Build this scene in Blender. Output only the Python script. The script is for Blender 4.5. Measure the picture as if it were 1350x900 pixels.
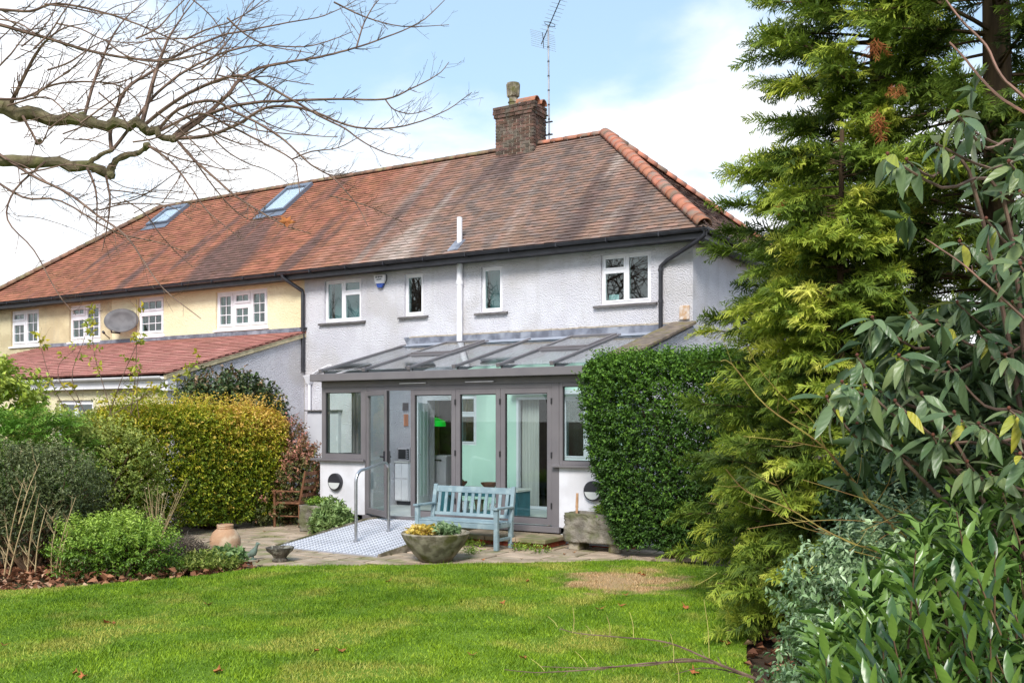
import bpy, bmesh, math, random
import numpy as np
from mathutils import Vector, Matrix, noise
random.seed(7); RNG = np.random.default_rng(11)
for o in list(bpy.data.objects): bpy.data.objects.remove(o)
scene = bpy.context.scene
COL = scene.collection
R = math.radians

# ------------------------------------------------------------------ camera
F_PX, CX, HY, CAM_H, YAW = 1281.0, 675.0, 553.0, 1.95, R(31.1)
cam = bpy.data.cameras.new('camera'); cam_o = bpy.data.objects.new('camera', cam); COL.objects.link(cam_o)
cam_o.location = (0, 0, CAM_H); cam_o.rotation_euler = (R(90), 0, YAW)
cam.sensor_width = 36; cam.lens = F_PX / 1350 * 36; cam.shift_y = (HY - 450) / 1350
cam.clip_end = 3000; cam.clip_start = .05
scene.camera = cam_o
scene.render.resolution_x, scene.render.resolution_y = 1024, 682

# ------------------------------------------------------------------ light
SUN_EL, SUN_AZ = R(42), R(160)          # azimuth clockwise from +Y: the sun stands behind the camera, to its right
sd = Vector((math.sin(SUN_AZ) * math.cos(SUN_EL), math.cos(SUN_AZ) * math.cos(SUN_EL), math.sin(SUN_EL)))
sun = bpy.data.lights.new('sun', 'SUN'); sun.energy = 2.2; sun.angle = R(20); sun.color = (1, .955, .89)
sun_o = bpy.data.objects.new('sun', sun); COL.objects.link(sun_o)
sun_o.rotation_euler = sd.to_track_quat('Z', 'Y').to_euler(); sun_o.location = (0, 0, 30)
world = bpy.data.worlds.new('World'); scene.world = world; world.use_nodes = True
def sky_nodes():
    nt = world.node_tree; n = nt.nodes; l = nt.links; n.clear()
    out = n.new('ShaderNodeOutputWorld'); bg = n.new('ShaderNodeBackground'); bg.inputs[1].default_value = .15
    sky = n.new('ShaderNodeTexSky'); sky.sky_type = 'NISHITA'; sky.sun_disc = False
    sky.sun_elevation = SUN_EL; sky.sun_rotation = SUN_AZ; sky.air_density = 1.0; sky.dust_density = .6; sky.ozone_density = 1.6
    tc = n.new('ShaderNodeTexCoord'); sep = n.new('ShaderNodeSeparateXYZ'); l.new(tc.outputs['Generated'], sep.inputs[0])
    # flat cloud layer: direction / (height + c)
    zc = n.new('ShaderNodeMath'); zc.operation = 'MAXIMUM'; l.new(sep.outputs['Z'], zc.inputs[0]); zc.inputs[1].default_value = 0
    za = n.new('ShaderNodeMath'); za.operation = 'ADD'; l.new(zc.outputs[0], za.inputs[0]); za.inputs[1].default_value = .22
    dv = n.new('ShaderNodeVectorMath'); dv.operation = 'DIVIDE'
    cmb = n.new('ShaderNodeCombineXYZ')
    for i in range(3): l.new(za.outputs[0], cmb.inputs[i])
    l.new(tc.outputs['Generated'], dv.inputs[0]); l.new(cmb.outputs[0], dv.inputs[1])
    mp = n.new('ShaderNodeMapping'); l.new(dv.outputs[0], mp.inputs[0]); mp.inputs['Location'].default_value = (2.3, .7, 0); mp.inputs['Scale'].default_value = (1, 1, .2)
    nz = n.new('ShaderNodeTexNoise'); nz.inputs['Scale'].default_value = 1.9; nz.inputs['Detail'].default_value = 7; nz.inputs['Roughness'].default_value = .52; nz.inputs['Distortion'].default_value = .25
    l.new(mp.outputs[0], nz.inputs['Vector'])
    # more cloud towards the horizon
    hz = n.new('ShaderNodeMapRange'); l.new(sep.outputs['Z'], hz.inputs[0]); hz.inputs[1].default_value = .10; hz.inputs[2].default_value = .40; hz.inputs[3].default_value = .36; hz.inputs[4].default_value = -.06
    ad = n.new('ShaderNodeMath'); ad.operation = 'ADD'; l.new(nz.outputs['Fac'], ad.inputs[0]); l.new(hz.outputs[0], ad.inputs[1])
    rp = n.new('ShaderNodeMapRange'); rp.interpolation_type = 'SMOOTHSTEP'; l.new(ad.outputs[0], rp.inputs[0]); rp.inputs[1].default_value = .46; rp.inputs[2].default_value = .74; rp.inputs[4].default_value = .97
    mx = n.new('ShaderNodeMix'); mx.data_type = 'RGBA'
    l.new(rp.outputs[0], mx.inputs[0]); 
    thin = n.new('ShaderNodeMix'); thin.data_type = 'RGBA'; thin.inputs[0].default_value = .6; l.new(sky.outputs[0], thin.inputs[6]); thin.inputs[7].default_value = (2.3, 3.2, 3.9, 1)
    l.new(thin.outputs[2], mx.inputs[6]); mx.inputs[7].default_value = (5.0, 5.05, 5.15, 1)
    l.new(mx.outputs[2], bg.inputs[0]); l.new(bg.outputs[0], out.inputs[0])
sky_nodes()
vs = scene.view_settings; vs.view_transform = 'Standard'; vs.look = 'None'; vs.exposure = 0.84; vs.gamma = 1; vs.use_curve_mapping = False

# ------------------------------------------------------------------ helpers
RV = Vector((math.cos(YAW), math.sin(YAW), 0)); DV = Vector((-math.sin(YAW), math.cos(YAW), 0))
def at(px, py, t):                       # a sight line of the survey photo, t metres deep
    return Vector((0, 0, CAM_H)) + (RV * ((px - CX) / F_PX) + DV + Vector((0, 0, (HY - py) / F_PX))) * t
def S(r, g, b):
    f = lambda c: (c / 255 / 12.92) if c <= 10 else ((c / 255 + .055) / 1.055) ** 2.4
    return (f(r), f(g), f(b), 1)
MATS = {}
def mat(name, c1, c2=None, scale=6, rough=.75, bump=0., bscale=40, rnd=.0, island=0., metal=0., spec=.35, detail=4, c3=None, s3=1.2, stain=None, coat=0, bdist=.01, sharp=(.35, .65), stretch=None):
    """procedural surface: two/three colour noise, random value per object or per loose piece, fine bump"""
    if name in MATS: return MATS[name]
    m = bpy.data.materials.new(name); m.use_nodes = True; n = m.node_tree.nodes; l = m.node_tree.links
    b = n['Principled BSDF']; b.inputs['Roughness'].default_value = rough; b.inputs['Metallic'].default_value = metal
    b.inputs['Specular IOR Level'].default_value = spec; b.inputs['Coat Weight'].default_value = coat
    g = n.new('ShaderNodeNewGeometry'); vec = g.outputs['Position']
    if stretch:
        mp = n.new('ShaderNodeMapping'); mp.inputs['Scale'].default_value = stretch; l.new(vec, mp.inputs[0]); vec = mp.outputs[0]
    def nz(sc, det=detail):
        t = n.new('ShaderNodeTexNoise'); t.inputs['Scale'].default_value = sc; t.inputs['Detail'].default_value = det; l.new(vec, t.inputs['Vector']); return t.outputs['Fac']
    def mixc(fac, a, bcol):
        x = n.new('ShaderNodeMix'); x.data_type = 'RGBA'; l.new(fac, x.inputs[0])
        for i, v in ((6, a), (7, bcol)):
            if isinstance(v, tuple): x.inputs[i].default_value = v
            else: l.new(v, x.inputs[i])
        return x.outputs[2]
    def ramp(fac, lo, hi):
        x = n.new('ShaderNodeMapRange'); x.interpolation_type = 'SMOOTHSTEP'; l.new(fac, x.inputs[0]); x.inputs[1].default_value = lo; x.inputs[2].default_value = hi; return x.outputs[0]
    c = c1
    if c2: c = mixc(ramp(nz(scale), *sharp), c1, c2)
    if c3: c = mixc(ramp(nz(s3, 6), .48, .66), c, c3)
    if stain: c = stain(n, l, g, c, mixc, ramp, nz)
    if rnd or island:
        src = n.new('ShaderNodeObjectInfo').outputs['Random'] if rnd else g.outputs['Random Per Island']
        k = rnd or island
        mr = n.new('ShaderNodeMapRange'); l.new(src, mr.inputs[0]); mr.inputs[3].default_value = 1 - k; mr.inputs[4].default_value = 1 + k
        hs = n.new('ShaderNodeHueSaturation'); l.new(mr.outputs[0], hs.inputs['Value'])
        mh = n.new('ShaderNodeMapRange'); l.new(src, mh.inputs[0]); mh.inputs[3].default_value = .5 + k * .03; mh.inputs[4].default_value = .5 - k * .03
        l.new(mh.outputs[0], hs.inputs['Hue'])
        if isinstance(c, tuple): hs.inputs['Color'].default_value = c
        else: l.new(c, hs.inputs['Color'])
        c = hs.outputs[0]
    if isinstance(c, tuple): b.inputs['Base Color'].default_value = c
    else: l.new(c, b.inputs['Base Color'])
    if bump:
        bp = n.new('ShaderNodeBump'); bp.inputs['Strength'].default_value = bump; bp.inputs['Distance'].default_value = bdist
        l.new(nz(bscale, 5), bp.inputs['Height']); l.new(bp.outputs[0], b.inputs['Normal'])
    MATS[name] = m; return m
def glass(name, tint=(.86, .93, .91, 1), ior=1.9, rough=0.0):
    if name in MATS: return MATS[name]
    m = bpy.data.materials.new(name); m.use_nodes = True; n = m.node_tree.nodes; l = m.node_tree.links; n.clear()
    out = n.new('ShaderNodeOutputMaterial'); tr = n.new('ShaderNodeBsdfTransparent'); tr.inputs[0].default_value = tint
    gl = n.new('ShaderNodeBsdfGlossy'); gl.inputs['Roughness'].default_value = rough
    # Schlick reflectance, the same from both sides of the thin pane
    lw = n.new('ShaderNodeLayerWeight'); lw.inputs['Blend'].default_value = .5; pw = n.new('ShaderNodeMath'); pw.operation = 'POWER'; l.new(lw.outputs['Facing'], pw.inputs[0]); pw.inputs[1].default_value = 5
    f0 = ((ior - 1) / (ior + 1)) ** 2; ma = n.new('ShaderNodeMath'); ma.operation = 'MULTIPLY_ADD'; l.new(pw.outputs[0], ma.inputs[0]); ma.inputs[1].default_value = 1 - f0; ma.inputs[2].default_value = f0
    mx = n.new('ShaderNodeMixShader'); l.new(ma.outputs[0], mx.inputs[0]); l.new(tr.outputs[0], mx.inputs[1]); l.new(gl.outputs[0], mx.inputs[2]); l.new(mx.outputs[0], out.inputs[0])
    MATS[name] = m; return m
def leafmat(name, ramp_cols, rough=.45, trans=.25, var=.25, spec=.4, back=None):
    """leaf surface: colour from the leaf's own 'tint' value, varied per leaf"""
    if name in MATS: return MATS[name]
    m = bpy.data.materials.new(name); m.use_nodes = True; n = m.node_tree.nodes; l = m.node_tree.links
    b = n['Principled BSDF']; b.inputs['Roughness'].default_value = rough; b.inputs['Specular IOR Level'].default_value = spec
    a = n.new('ShaderNodeAttribute'); a.attribute_name = 'tint'
    cr = n.new('ShaderNodeValToRGB'); l.new(a.outputs['Fac'], cr.inputs[0]); e = cr.color_ramp.elements
    while len(e) < len(ramp_cols): e.new(.5)
    for i, (p, c) in enumerate(ramp_cols): e[i].position = p; e[i].color = c
    g = n.new('ShaderNodeNewGeometry'); hs = n.new('ShaderNodeHueSaturation'); l.new(cr.outputs[0], hs.inputs['Color'])
    mr = n.new('ShaderNodeMapRange'); l.new(g.outputs['Random Per Island'], mr.inputs[0]); mr.inputs[3].default_value = 1 - var; mr.inputs[4].default_value = 1 + var; l.new(mr.outputs[0], hs.inputs['Value'])
    c = hs.outputs[0]
    if back:
        bk = n.new('ShaderNodeMix'); bk.data_type = 'RGBA'; l.new(g.outputs['Backfacing'], bk.inputs[0]); l.new(c, bk.inputs[6]); bk.inputs[7].default_value = back; c = bk.outputs[2]
    l.new(c, b.inputs['Base Color'])
    t = n.new('ShaderNodeBsdfTranslucent'); l.new(c, t.inputs[0]); mx = n.new('ShaderNodeMixShader'); mx.inputs[0].default_value = trans
    l.new(b.outputs[0], mx.inputs[1]); l.new(t.outputs[0], mx.inputs[2]); l.new(mx.outputs[0], n['Material Output'].inputs[0])
    MATS[name] = m; return m

def wloc(o):
    v = Vector((0, 0, 0))
    while o: v += o.location; o = o.parent
    return v
def tag(o, label=None, cat=None, group=None, kind=None):
    if label: o['label'] = label
    if cat: o['category'] = cat
    if group: o['group'] = group
    if kind: o['kind'] = kind
    return o
def thing(name, label, cat, loc, group=None, rz=0):
    o = bpy.data.objects.new(name, None); COL.objects.link(o); o.location = loc; o.rotation_euler.z = rz; o.empty_display_size = .1
    return tag(o, label, cat, group)
def link(name, me, parent=None, loc=(0, 0, 0)):
    o = bpy.data.objects.new(name, me); COL.objects.link(o); o.location = loc
    if parent: o.parent = parent
    return o
class MB:
    def __init__(s): s.v = []; s.f = []
    def add(s, vs, fs):
        k = len(s.v); s.v += [tuple(v) for v in vs]; s.f += [tuple(i + k for i in f) for f in fs]; return s
    def box(s, x0, x1, y0, y1, z0, z1):
        return s.add([(x0, y0, z0), (x1, y0, z0), (x1, y1, z0), (x0, y1, z0), (x0, y0, z1), (x1, y0, z1), (x1, y1, z1), (x0, y1, z1)],
                     [(3, 2, 1, 0), (4, 5, 6, 7), (0, 1, 5, 4), (1, 2, 6, 5), (2, 3, 7, 6), (3, 0, 4, 7)])
    def hexa(s, p):          # 8 points: bottom ring then top ring
        return s.add(p, [(3, 2, 1, 0), (4, 5, 6, 7), (0, 1, 5, 4), (1, 2, 6, 5), (2, 3, 7, 6), (3, 0, 4, 7)])
    def beam(s, a, b, w, h, up=(0, 0, 1)):
        a = Vector(a); b = Vector(b); d = (b - a).normalized(); sd_ = d.cross(Vector(up)).normalized(); u = sd_.cross(d)
        p = []
        for e in (a, b): p += [e - sd_ * w / 2 - u * h / 2, e + sd_ * w / 2 - u * h / 2, e + sd_ * w / 2 + u * h / 2, e - sd_ * w / 2 + u * h / 2]
        return s.add(p, [(0, 1, 2, 3), (7, 6, 5, 4), (0, 4, 5, 1), (1, 5, 6, 2), (2, 6, 7, 3), (3, 7, 4, 0)])
    def prism(s, pts, vec):  # planar polygon pushed along vec
        n_ = len(pts); v = Vector(vec); q = [Vector(p) for p in pts]
        return s.add(q + [p + v for p in q], [tuple(range(n_))[::-1], tuple(range(n_, 2 * n_))] + [(i, (i + 1) % n_, n_ + (i + 1) % n_, n_ + i) for i in range(n_)])
    def tube(s, pts, rad, n_=8, caps=True):
        pts = [Vector(p) for p in pts]; m_ = len(pts)
        if not hasattr(rad, '__len__'): rad = [rad] * m_
        d = (pts[1] - pts[0]).normalized(); u = d.orthogonal().normalized(); vs_ = []; fs = []
        for i, p in enumerate(pts):
            d2 = (pts[min(i + 1, m_ - 1)] - pts[max(i - 1, 0)])
            if d2.length < 1e-9: d2 = d
            d2.normalize(); u = (u - d2 * u.dot(d2))
            if u.length < 1e-6: u = d2.orthogonal()
            u.normalize(); w = d2.cross(u); d = d2
            for k in range(n_):
                a_ = 2 * math.pi * k / n_; vs_.append(p + (u * math.cos(a_) + w * math.sin(a_)) * rad[i])
        for i in range(m_ - 1):
            for k in range(n_): fs.append((i * n_ + k, i * n_ + (k + 1) % n_, (i + 1) * n_ + (k + 1) % n_, (i + 1) * n_ + k))
        if caps: fs += [tuple(range(n_))[::-1], tuple(range((m_ - 1) * n_, m_ * n_))]
        return s.add(vs_, fs)
    def lathe(s, prof, c=(0, 0, 0), n_=24, wob=0, seed=0):
        c = Vector(c); vs_ = []; fs = []; rr = random.Random(seed)
        for (r_, z_) in prof:
            for k in range(n_):
                a_ = 2 * math.pi * k / n_; q = r_ * (1 + (rr.random() - .5) * wob); vs_.append(c + Vector((q * math.cos(a_), q * math.sin(a_), z_)))
        for i in range(len(prof) - 1):
            for k in range(n_): fs.append((i * n_ + k, i * n_ + (k + 1) % n_, (i + 1) * n_ + (k + 1) % n_, (i + 1) * n_ + k))
        fs += [tuple(range(n_))[::-1], tuple(range((len(prof) - 1) * n_, len(prof) * n_))]
        return s.add(vs_, fs)
    def mesh(s, name, off=Vector((0, 0, 0))):
        me = bpy.data.meshes.new(name); me.from_pydata([(v[0] - off.x, v[1] - off.y, v[2] - off.z) for v in s.v], [], s.f); me.update(); return me
    def build(s, name, m, parent=None, loc=None, smooth=False, bevel=0, local=False, label=None, cat=None, group=None, kind=None):
        off = Vector((0, 0, 0)) if local else (wloc(parent) if parent else Vector((0, 0, 0)))
        l0 = Vector(loc) if loc is not None else Vector((0, 0, 0))
        me = s.mesh(name, off + (Vector((0, 0, 0)) if local else l0)); me.materials.append(m)
        if smooth: me.polygons.foreach_set('use_smooth', [True] * len(me.polygons))
        o = link(name, me, parent, l0)
        if bevel:
            b = o.modifiers.new('bevel', 'BEVEL'); b.width = bevel; b.segments = 2; b.limit_method = 'ANGLE'; b.angle_limit = R(50)
        if smooth: smooth_angle(o)
        return tag(o, label, cat, group, kind)
def smooth_angle(o, ang=40):
    me = o.data; bm = bmesh.new(); bm.from_mesh(me)
    for e in bm.edges:
        if len(e.link_faces) == 2 and e.calc_face_angle(0) > R(ang): e.smooth = False
    bm.to_mesh(me); bm.free()
def np_mesh(name, V, F, tint=None):
    """fast mesh from numpy arrays; F is (n,3)"""
    me = bpy.data.meshes.new(name); V = np.ascontiguousarray(V, np.float32); F = np.ascontiguousarray(F, np.int32)
    me.vertices.add(len(V)); me.vertices.foreach_set('co', V.ravel()); k = F.shape[1]
    me.loops.add(F.size); me.loops.foreach_set('vertex_index', F.ravel())
    me.polygons.add(len(F)); me.polygons.foreach_set('loop_start', np.arange(0, F.size, k, dtype=np.int32)); me.polygons.foreach_set('loop_total', np.full(len(F), k, np.int32))
    if tint is not None:
        a = me.attributes.new('tint', 'FLOAT', 'POINT'); a.data.foreach_set('value', np.ascontiguousarray(tint, np.float32))
    me.update(calc_edges=True); return me
def nrm(a): return a / np.maximum(np.linalg.norm(a, axis=-1, keepdims=True), 1e-9)
def leaf_arrays(P, D, N, L, W, tint, fold=.25, droop=.15):
    """one folded four-point leaf for every row"""
    n_ = len(P); D = nrm(D); Sd = nrm(np.cross(D, N)); Nn = np.cross(Sd, D); L = L[:, None]; W = W[:, None]
    tip = P + D * L - Nn * L * droop; mid = P + D * L * .45
    lft = mid + Sd * W / 2 + Nn * W * fold; rgt = mid - Sd * W / 2 + Nn * W * fold
    V = np.stack([P, rgt, tip, lft], 1).reshape(-1, 3); i = np.arange(n_)[:, None] * 4
    F = np.concatenate([i + np.array([[0, 1, 2]]), i + np.array([[0, 2, 3]])], 1).reshape(-1, 3)
    return V, F, np.repeat(tint, 4)
# ------------------------------------------------------------------ materials of the built things
def m_stain_wall(n, l, g, c, mixc, ramp, nz):
    # faint vertical run-off streaks and green-grey weathering of the render
    mp = n.new('ShaderNodeMapping'); mp.inputs['Scale'].default_value = (5, 5, .35); l.new(g.outputs['Position'], mp.inputs[0])
    t = n.new('ShaderNodeTexNoise'); t.inputs['Scale'].default_value = 1; t.inputs['Detail'].default_value = 5; l.new(mp.outputs[0], t.inputs['Vector'])
    k = n.new('ShaderNodeMath'); k.operation = 'MULTIPLY'; l.new(ramp(t.outputs['Fac'], .54, .72), k.inputs[0]); k.inputs[1].default_value = .17
    return mixc(k.outputs[0], c, S(176, 172, 168))
M_white = mat('white_pebbledash', S(232, 230, 236), S(220, 217, 224), 1.6, .9, 1.0, 42, spec=.2, bdist=.055, c3=S(214, 210, 212), s3=.9, stain=m_stain_wall)
M_render = mat('white_render', S(224, 223, 228), S(210, 208, 212), 3, .85, .25, 60, spec=.2)
M_cream = mat('cream_pebbledash', S(243, 232, 196), S(234, 221, 182), 1.4, .9, 1.0, 42, spec=.2, bdist=.03)
M_cream2 = mat('cream_pebbledash_old', S(233, 219, 180), S(214, 197, 158), 1.8, .9, 1.0, 42, spec=.2, bdist=.05, stain=m_stain_wall)
M_grey = mat('grey_aluminium', S(118, 113, 115), S(112, 107, 110), 3, .45, .02, 90, spec=.5)
M_greydark = mat('grey_gasket', S(46, 45, 47), None, 3, .6)
M_upvc = mat('white_upvc', S(240, 238, 242), S(231, 229, 233), 4, .4, 0, spec=.5)
M_black = mat('black_plastic', S(40, 40, 46), S(52, 52, 58), 5, .45, spec=.5)
M_sill = mat('grey_sill', S(112, 107, 106), S(92, 88, 88), 9, .8, .3, 60)
M_lead = mat('lead_flashing', S(128, 132, 144), S(98, 101, 112), 5, .6, .5, 22, bdist=.02, c3=S(150, 154, 164), s3=3)
M_lead2 = mat('new_lead', S(176, 182, 194), S(160, 165, 178), 4, .5, .3, 15, bdist=.02)
M_steel = mat('stainless_steel', S(205, 205, 208), S(188, 188, 192), 8, .28, metal=.9, spec=.5)
M_plate = mat('chequer_plate', S(176, 176, 184), S(160, 160, 168), 2.5, .5, .1, 40, metal=.2, spec=.5)
M_lug = mat('worn_lug', S(232, 232, 238), S(220, 220, 226), 2.5, .35, metal=.2, spec=.6)
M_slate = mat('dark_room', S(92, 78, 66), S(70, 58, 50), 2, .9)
M_glass = glass('window_glass', (.74, .87, .86, 1), 1.95)
M_glassc = glass('door_glass', (.94, .975, .96, 1), 1.6)
M_glassr = glass('roof_glass', (.88, .94, .96, 1), 2.2, .02)
M_mint = mat('mint_paint', S(206, 236, 218), S(200, 231, 213), 2, .7)
M_floor = mat('pale_floor', S(205, 208, 206), S(192, 196, 194), 3, .35)
M_wood = mat('worn_wood', S(134, 92, 66), S(100, 66, 46), 14, .7, .3, 60, stretch=(1, 1, .25))
M_tile = None
def tile_stain(n, l, g, c, mixc, ramp, nz):
    # lichen and soot patches run down the slope (position based, part of the tiles themselves)
    sp = n.new('ShaderNodeSeparateXYZ'); l.new(g.outputs['Position'], sp.inputs[0])
    x = n.new('ShaderNodeMapRange'); x.interpolation_type = 'SMOOTHSTEP'; l.new(sp.outputs['X'], x.inputs[0]); x.inputs[1].default_value = -15.5; x.inputs[2].default_value = -11.0
    mp = n.new('ShaderNodeMapping'); mp.inputs['Scale'].default_value = (1.1, .16, .16); mp.inputs['Rotation'].default_value = (0, 0, -.1); l.new(g.outputs['Position'], mp.inputs[0])
    t = n.new('ShaderNodeTexNoise'); t.inputs['Scale'].default_value = 1.0; t.inputs['Detail'].default_value = 5; l.new(mp.outputs[0], t.inputs['Vector'])
    # old brown tiles on the right, bright clay on the left
    c = mixc(x.outputs[0], c, mixc(ramp(nz(3.2), .4, .62), S(146, 116, 100), S(124, 108, 100)))
    dk = n.new('ShaderNodeMath'); dk.operation = 'MULTIPLY'; l.new(ramp(t.outputs['Fac'], .5, .62), dk.inputs[0]); dk.inputs[1].default_value = .8
    c = mixc(dk.outputs[0], c, S(96, 80, 76))
    mp2 = n.new('ShaderNodeMapping'); mp2.inputs['Scale'].default_value = (.9, .13, .13); mp2.inputs['Location'].default_value = (5.3, 2, 1); l.new(g.outputs['Position'], mp2.inputs[0])
    t2 = n.new('ShaderNodeTexNoise'); t2.inputs['Scale'].default_value = 1.0; t2.inputs['Detail'].default_value = 4; l.new(mp2.outputs[0], t2.inputs['Vector'])
    mk = n.new('ShaderNodeMath'); mk.operation = 'MULTIPLY'; l.new(ramp(t2.outputs['Fac'], .52, .66), mk.inputs[0]); l.new(x.outputs[0], mk.inputs[1])
    mk2 = n.new('ShaderNodeMath'); mk2.operation = 'MULTIPLY'; l.new(mk.outputs[0], mk2.inputs[0]); mk2.inputs[1].default_value = .75
    return mixc(mk2.outputs[0], c, S(182, 168, 156))
M_tile = mat('clay_tile', S(166, 110, 84), S(144, 94, 74), 2.2, .85, .35, 30, island=.2, stain=tile_stain, spec=.2)
M_tile1 = mat('clay_tile_single', S(166, 110, 84), S(144, 94, 74), 2.2, .85, .35, 30, rnd=.2, stain=tile_stain, spec=.2)
M_tile2 = mat('red_concrete_tile', S(196, 138, 124), S(178, 120, 108), 3, .85, .3, 30, island=.18, spec=.2)
M_butt = mat('tile_edge_painted_shadow', S(92, 66, 58), S(70, 56, 52), 4, .95, spec=.1)  # shadow lines between the courses, painted as dark butt faces
M_butt2 = mat('concrete_edge_painted_shadow', S(128, 82, 74), S(108, 72, 66), 4, .95, spec=.1)  # same painted shadow lines for the lean-to courses
M_deck = mat('roof_deck', S(84, 62, 54), S(66, 50, 44), 3, .9)
M_ridge = mat('orange_ridge_tile', S(184, 124, 98), S(160, 110, 92), 5, .85, .4, 30, rnd=.22, c3=S(142, 122, 108), s3=5, spec=.2)
M_ridgeold = mat('old_ridge_tile', S(146, 112, 92), S(112, 92, 80), 5, .85, .4, 30, rnd=.18, c3=S(140, 128, 96), s3=4, spec=.2)
M_brick = mat('chimney_brick', S(116, 88, 76), S(84, 68, 62), 6, .9, .5, 60, rnd=.38, spec=.2, c3=S(104, 96, 86), s3=5)
M_brickr = mat('red_step_brick', S(158, 78, 56), S(120, 62, 48), 8, .85, .5, 60, rnd=.25, spec=.2)
M_mortar = mat('mortar', S(186, 174, 156), S(160, 148, 134), 12, .95, .4, 60)
M_stone = mat('weathered_stone', S(150, 142, 130), S(112, 106, 96), 5, .9, 1.0, 18, bdist=.03, c3=S(104, 104, 78), s3=3, spec=.2)
M_conc = mat('mossy_concrete', S(164, 154, 136), S(112, 103, 88), 7, .9, .7, 45, bdist=.015, c3=S(102, 99, 62), s3=5, spec=.2)
M_terra = mat('weathered_terracotta', S(196, 158, 126), S(170, 128, 98), 4, .85, .3, 50, c3=S(206, 180, 152), s3=4, spec=.2)
M_teal = mat('teal_paint', S(52, 104, 118), S(44, 92, 106), 4, .5)
M_bench = mat('pale_blue_paint', S(138, 158, 165), S(124, 145, 153), 5, .6, .25, 40, stretch=(1, 1, 1), c3=S(152, 170, 174), s3=6)

# ------------------------------------------------------------------ ground
def sheet(name, pts, z, m, kind='structure', parent=None, sub=0):
    b = MB(); b.add([(x, y, z) for x, y in pts], [tuple(range(len(pts)))]); o = b.build(name, m, parent, kind=kind); return o
M_soil = mat('garden_soil', S(92, 72, 54), S(66, 52, 40), 5, .95, .8, 25, bdist=.03, c3=S(80, 84, 48), s3=.6)
def lawn_stain(n, l, g, c, mixc, ramp, nz):
    return lawn_patch(n, l, g, c, mixc, ramp, nz, S(176, 146, 108))
def lawn_patch(n, l, g, c, mixc, ramp, nz, col):
    v = n.new('ShaderNodeVectorMath'); v.operation = 'SUBTRACT'; l.new(g.outputs['Position'], v.inputs[0]); v.inputs[1].default_value = (-4.95, 10.75, 0)
    rt = n.new('ShaderNodeVectorRotate'); rt.rotation_type = 'Z_AXIS'; rt.inputs['Angle'].default_value = -YAW; l.new(v.outputs[0], rt.inputs['Vector'])
    s_ = n.new('ShaderNodeVectorMath'); s_.operation = 'MULTIPLY'; l.new(rt.outputs[0], s_.inputs[0]); s_.inputs[1].default_value = (1.0, .95, 0)
    ln = n.new('ShaderNodeVectorMath'); ln.operation = 'LENGTH'; l.new(s_.outputs[0], ln.inputs[0])
    ad = n.new('ShaderNodeMath'); ad.operation = 'MULTIPLY_ADD'; l.new(nz(2.6), ad.inputs[0]); ad.inputs[1].default_value = 2.0; l.new(ln.outputs['Value'], ad.inputs[2])
    inv = n.new('ShaderNodeMapRange'); inv.interpolation_type = 'SMOOTHSTEP'; l.new(ad.outputs[0], inv.inputs[0]); inv.inputs[1].default_value = 1.42; inv.inputs[2].default_value = 1.95; inv.inputs[3].default_value = 1; inv.inputs[4].default_value = 0
    return mixc(inv.outputs[0], c, col)
M_lawn = mat('lawn_turf', S(112, 138, 46), S(92, 118, 36), 1.2, .95, .5, 60, bdist=.01, stain=lawn_stain, spec=.1)
M_blade = mat('grass_blade', S(128, 158, 34), S(96, 130, 22), 1.9, .55, island=.42, spec=.3, c3=S(158, 160, 68), s3=1.1, stain=lambda n, l, g, c, mixc, ramp, nz: lawn_patch(n, l, g, c, mixc, ramp, nz, S(184, 156, 112)))
sheet('ground', [(-700, -700), (700, -700), (700, 700), (-700, 700)], -.06, M_soil)
LAWN = [(-9.41, 9.44), (-9.5, 9.0), (-9.66, 8.26), (-10.1, 7.35), (-10.45, 6.8), (-10.9, 6.3), (-12.2, 4.4), (-13, -9), (5, -9), (2.5, 3), (-1.2, 4.6), (-1.9, 6.4), (-2.45, 7.75), (-2.9, 9.2), (-3.6, 11.2), (-4.2, 12.45), (-5.55, 12.42), (-6.6, 11.47), (-8.2, 10.25)]
sheet('lawn', LAWN, 0, M_lawn)
def inside(poly, x, y):
    c = np.zeros(len(x), bool); n_ = len(poly)
    for i in range(n_):
        x0, y0 = poly[i]; x1, y1 = poly[(i + 1) % n_]
        k = ((y0 > y) != (y1 > y)); 
        with np.errstate(divide='ignore', invalid='ignore'): c ^= k & (x < (x1 - x0) * (y - y0) / (y1 - y0 + 1e-12) + x0)
    return c
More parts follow.
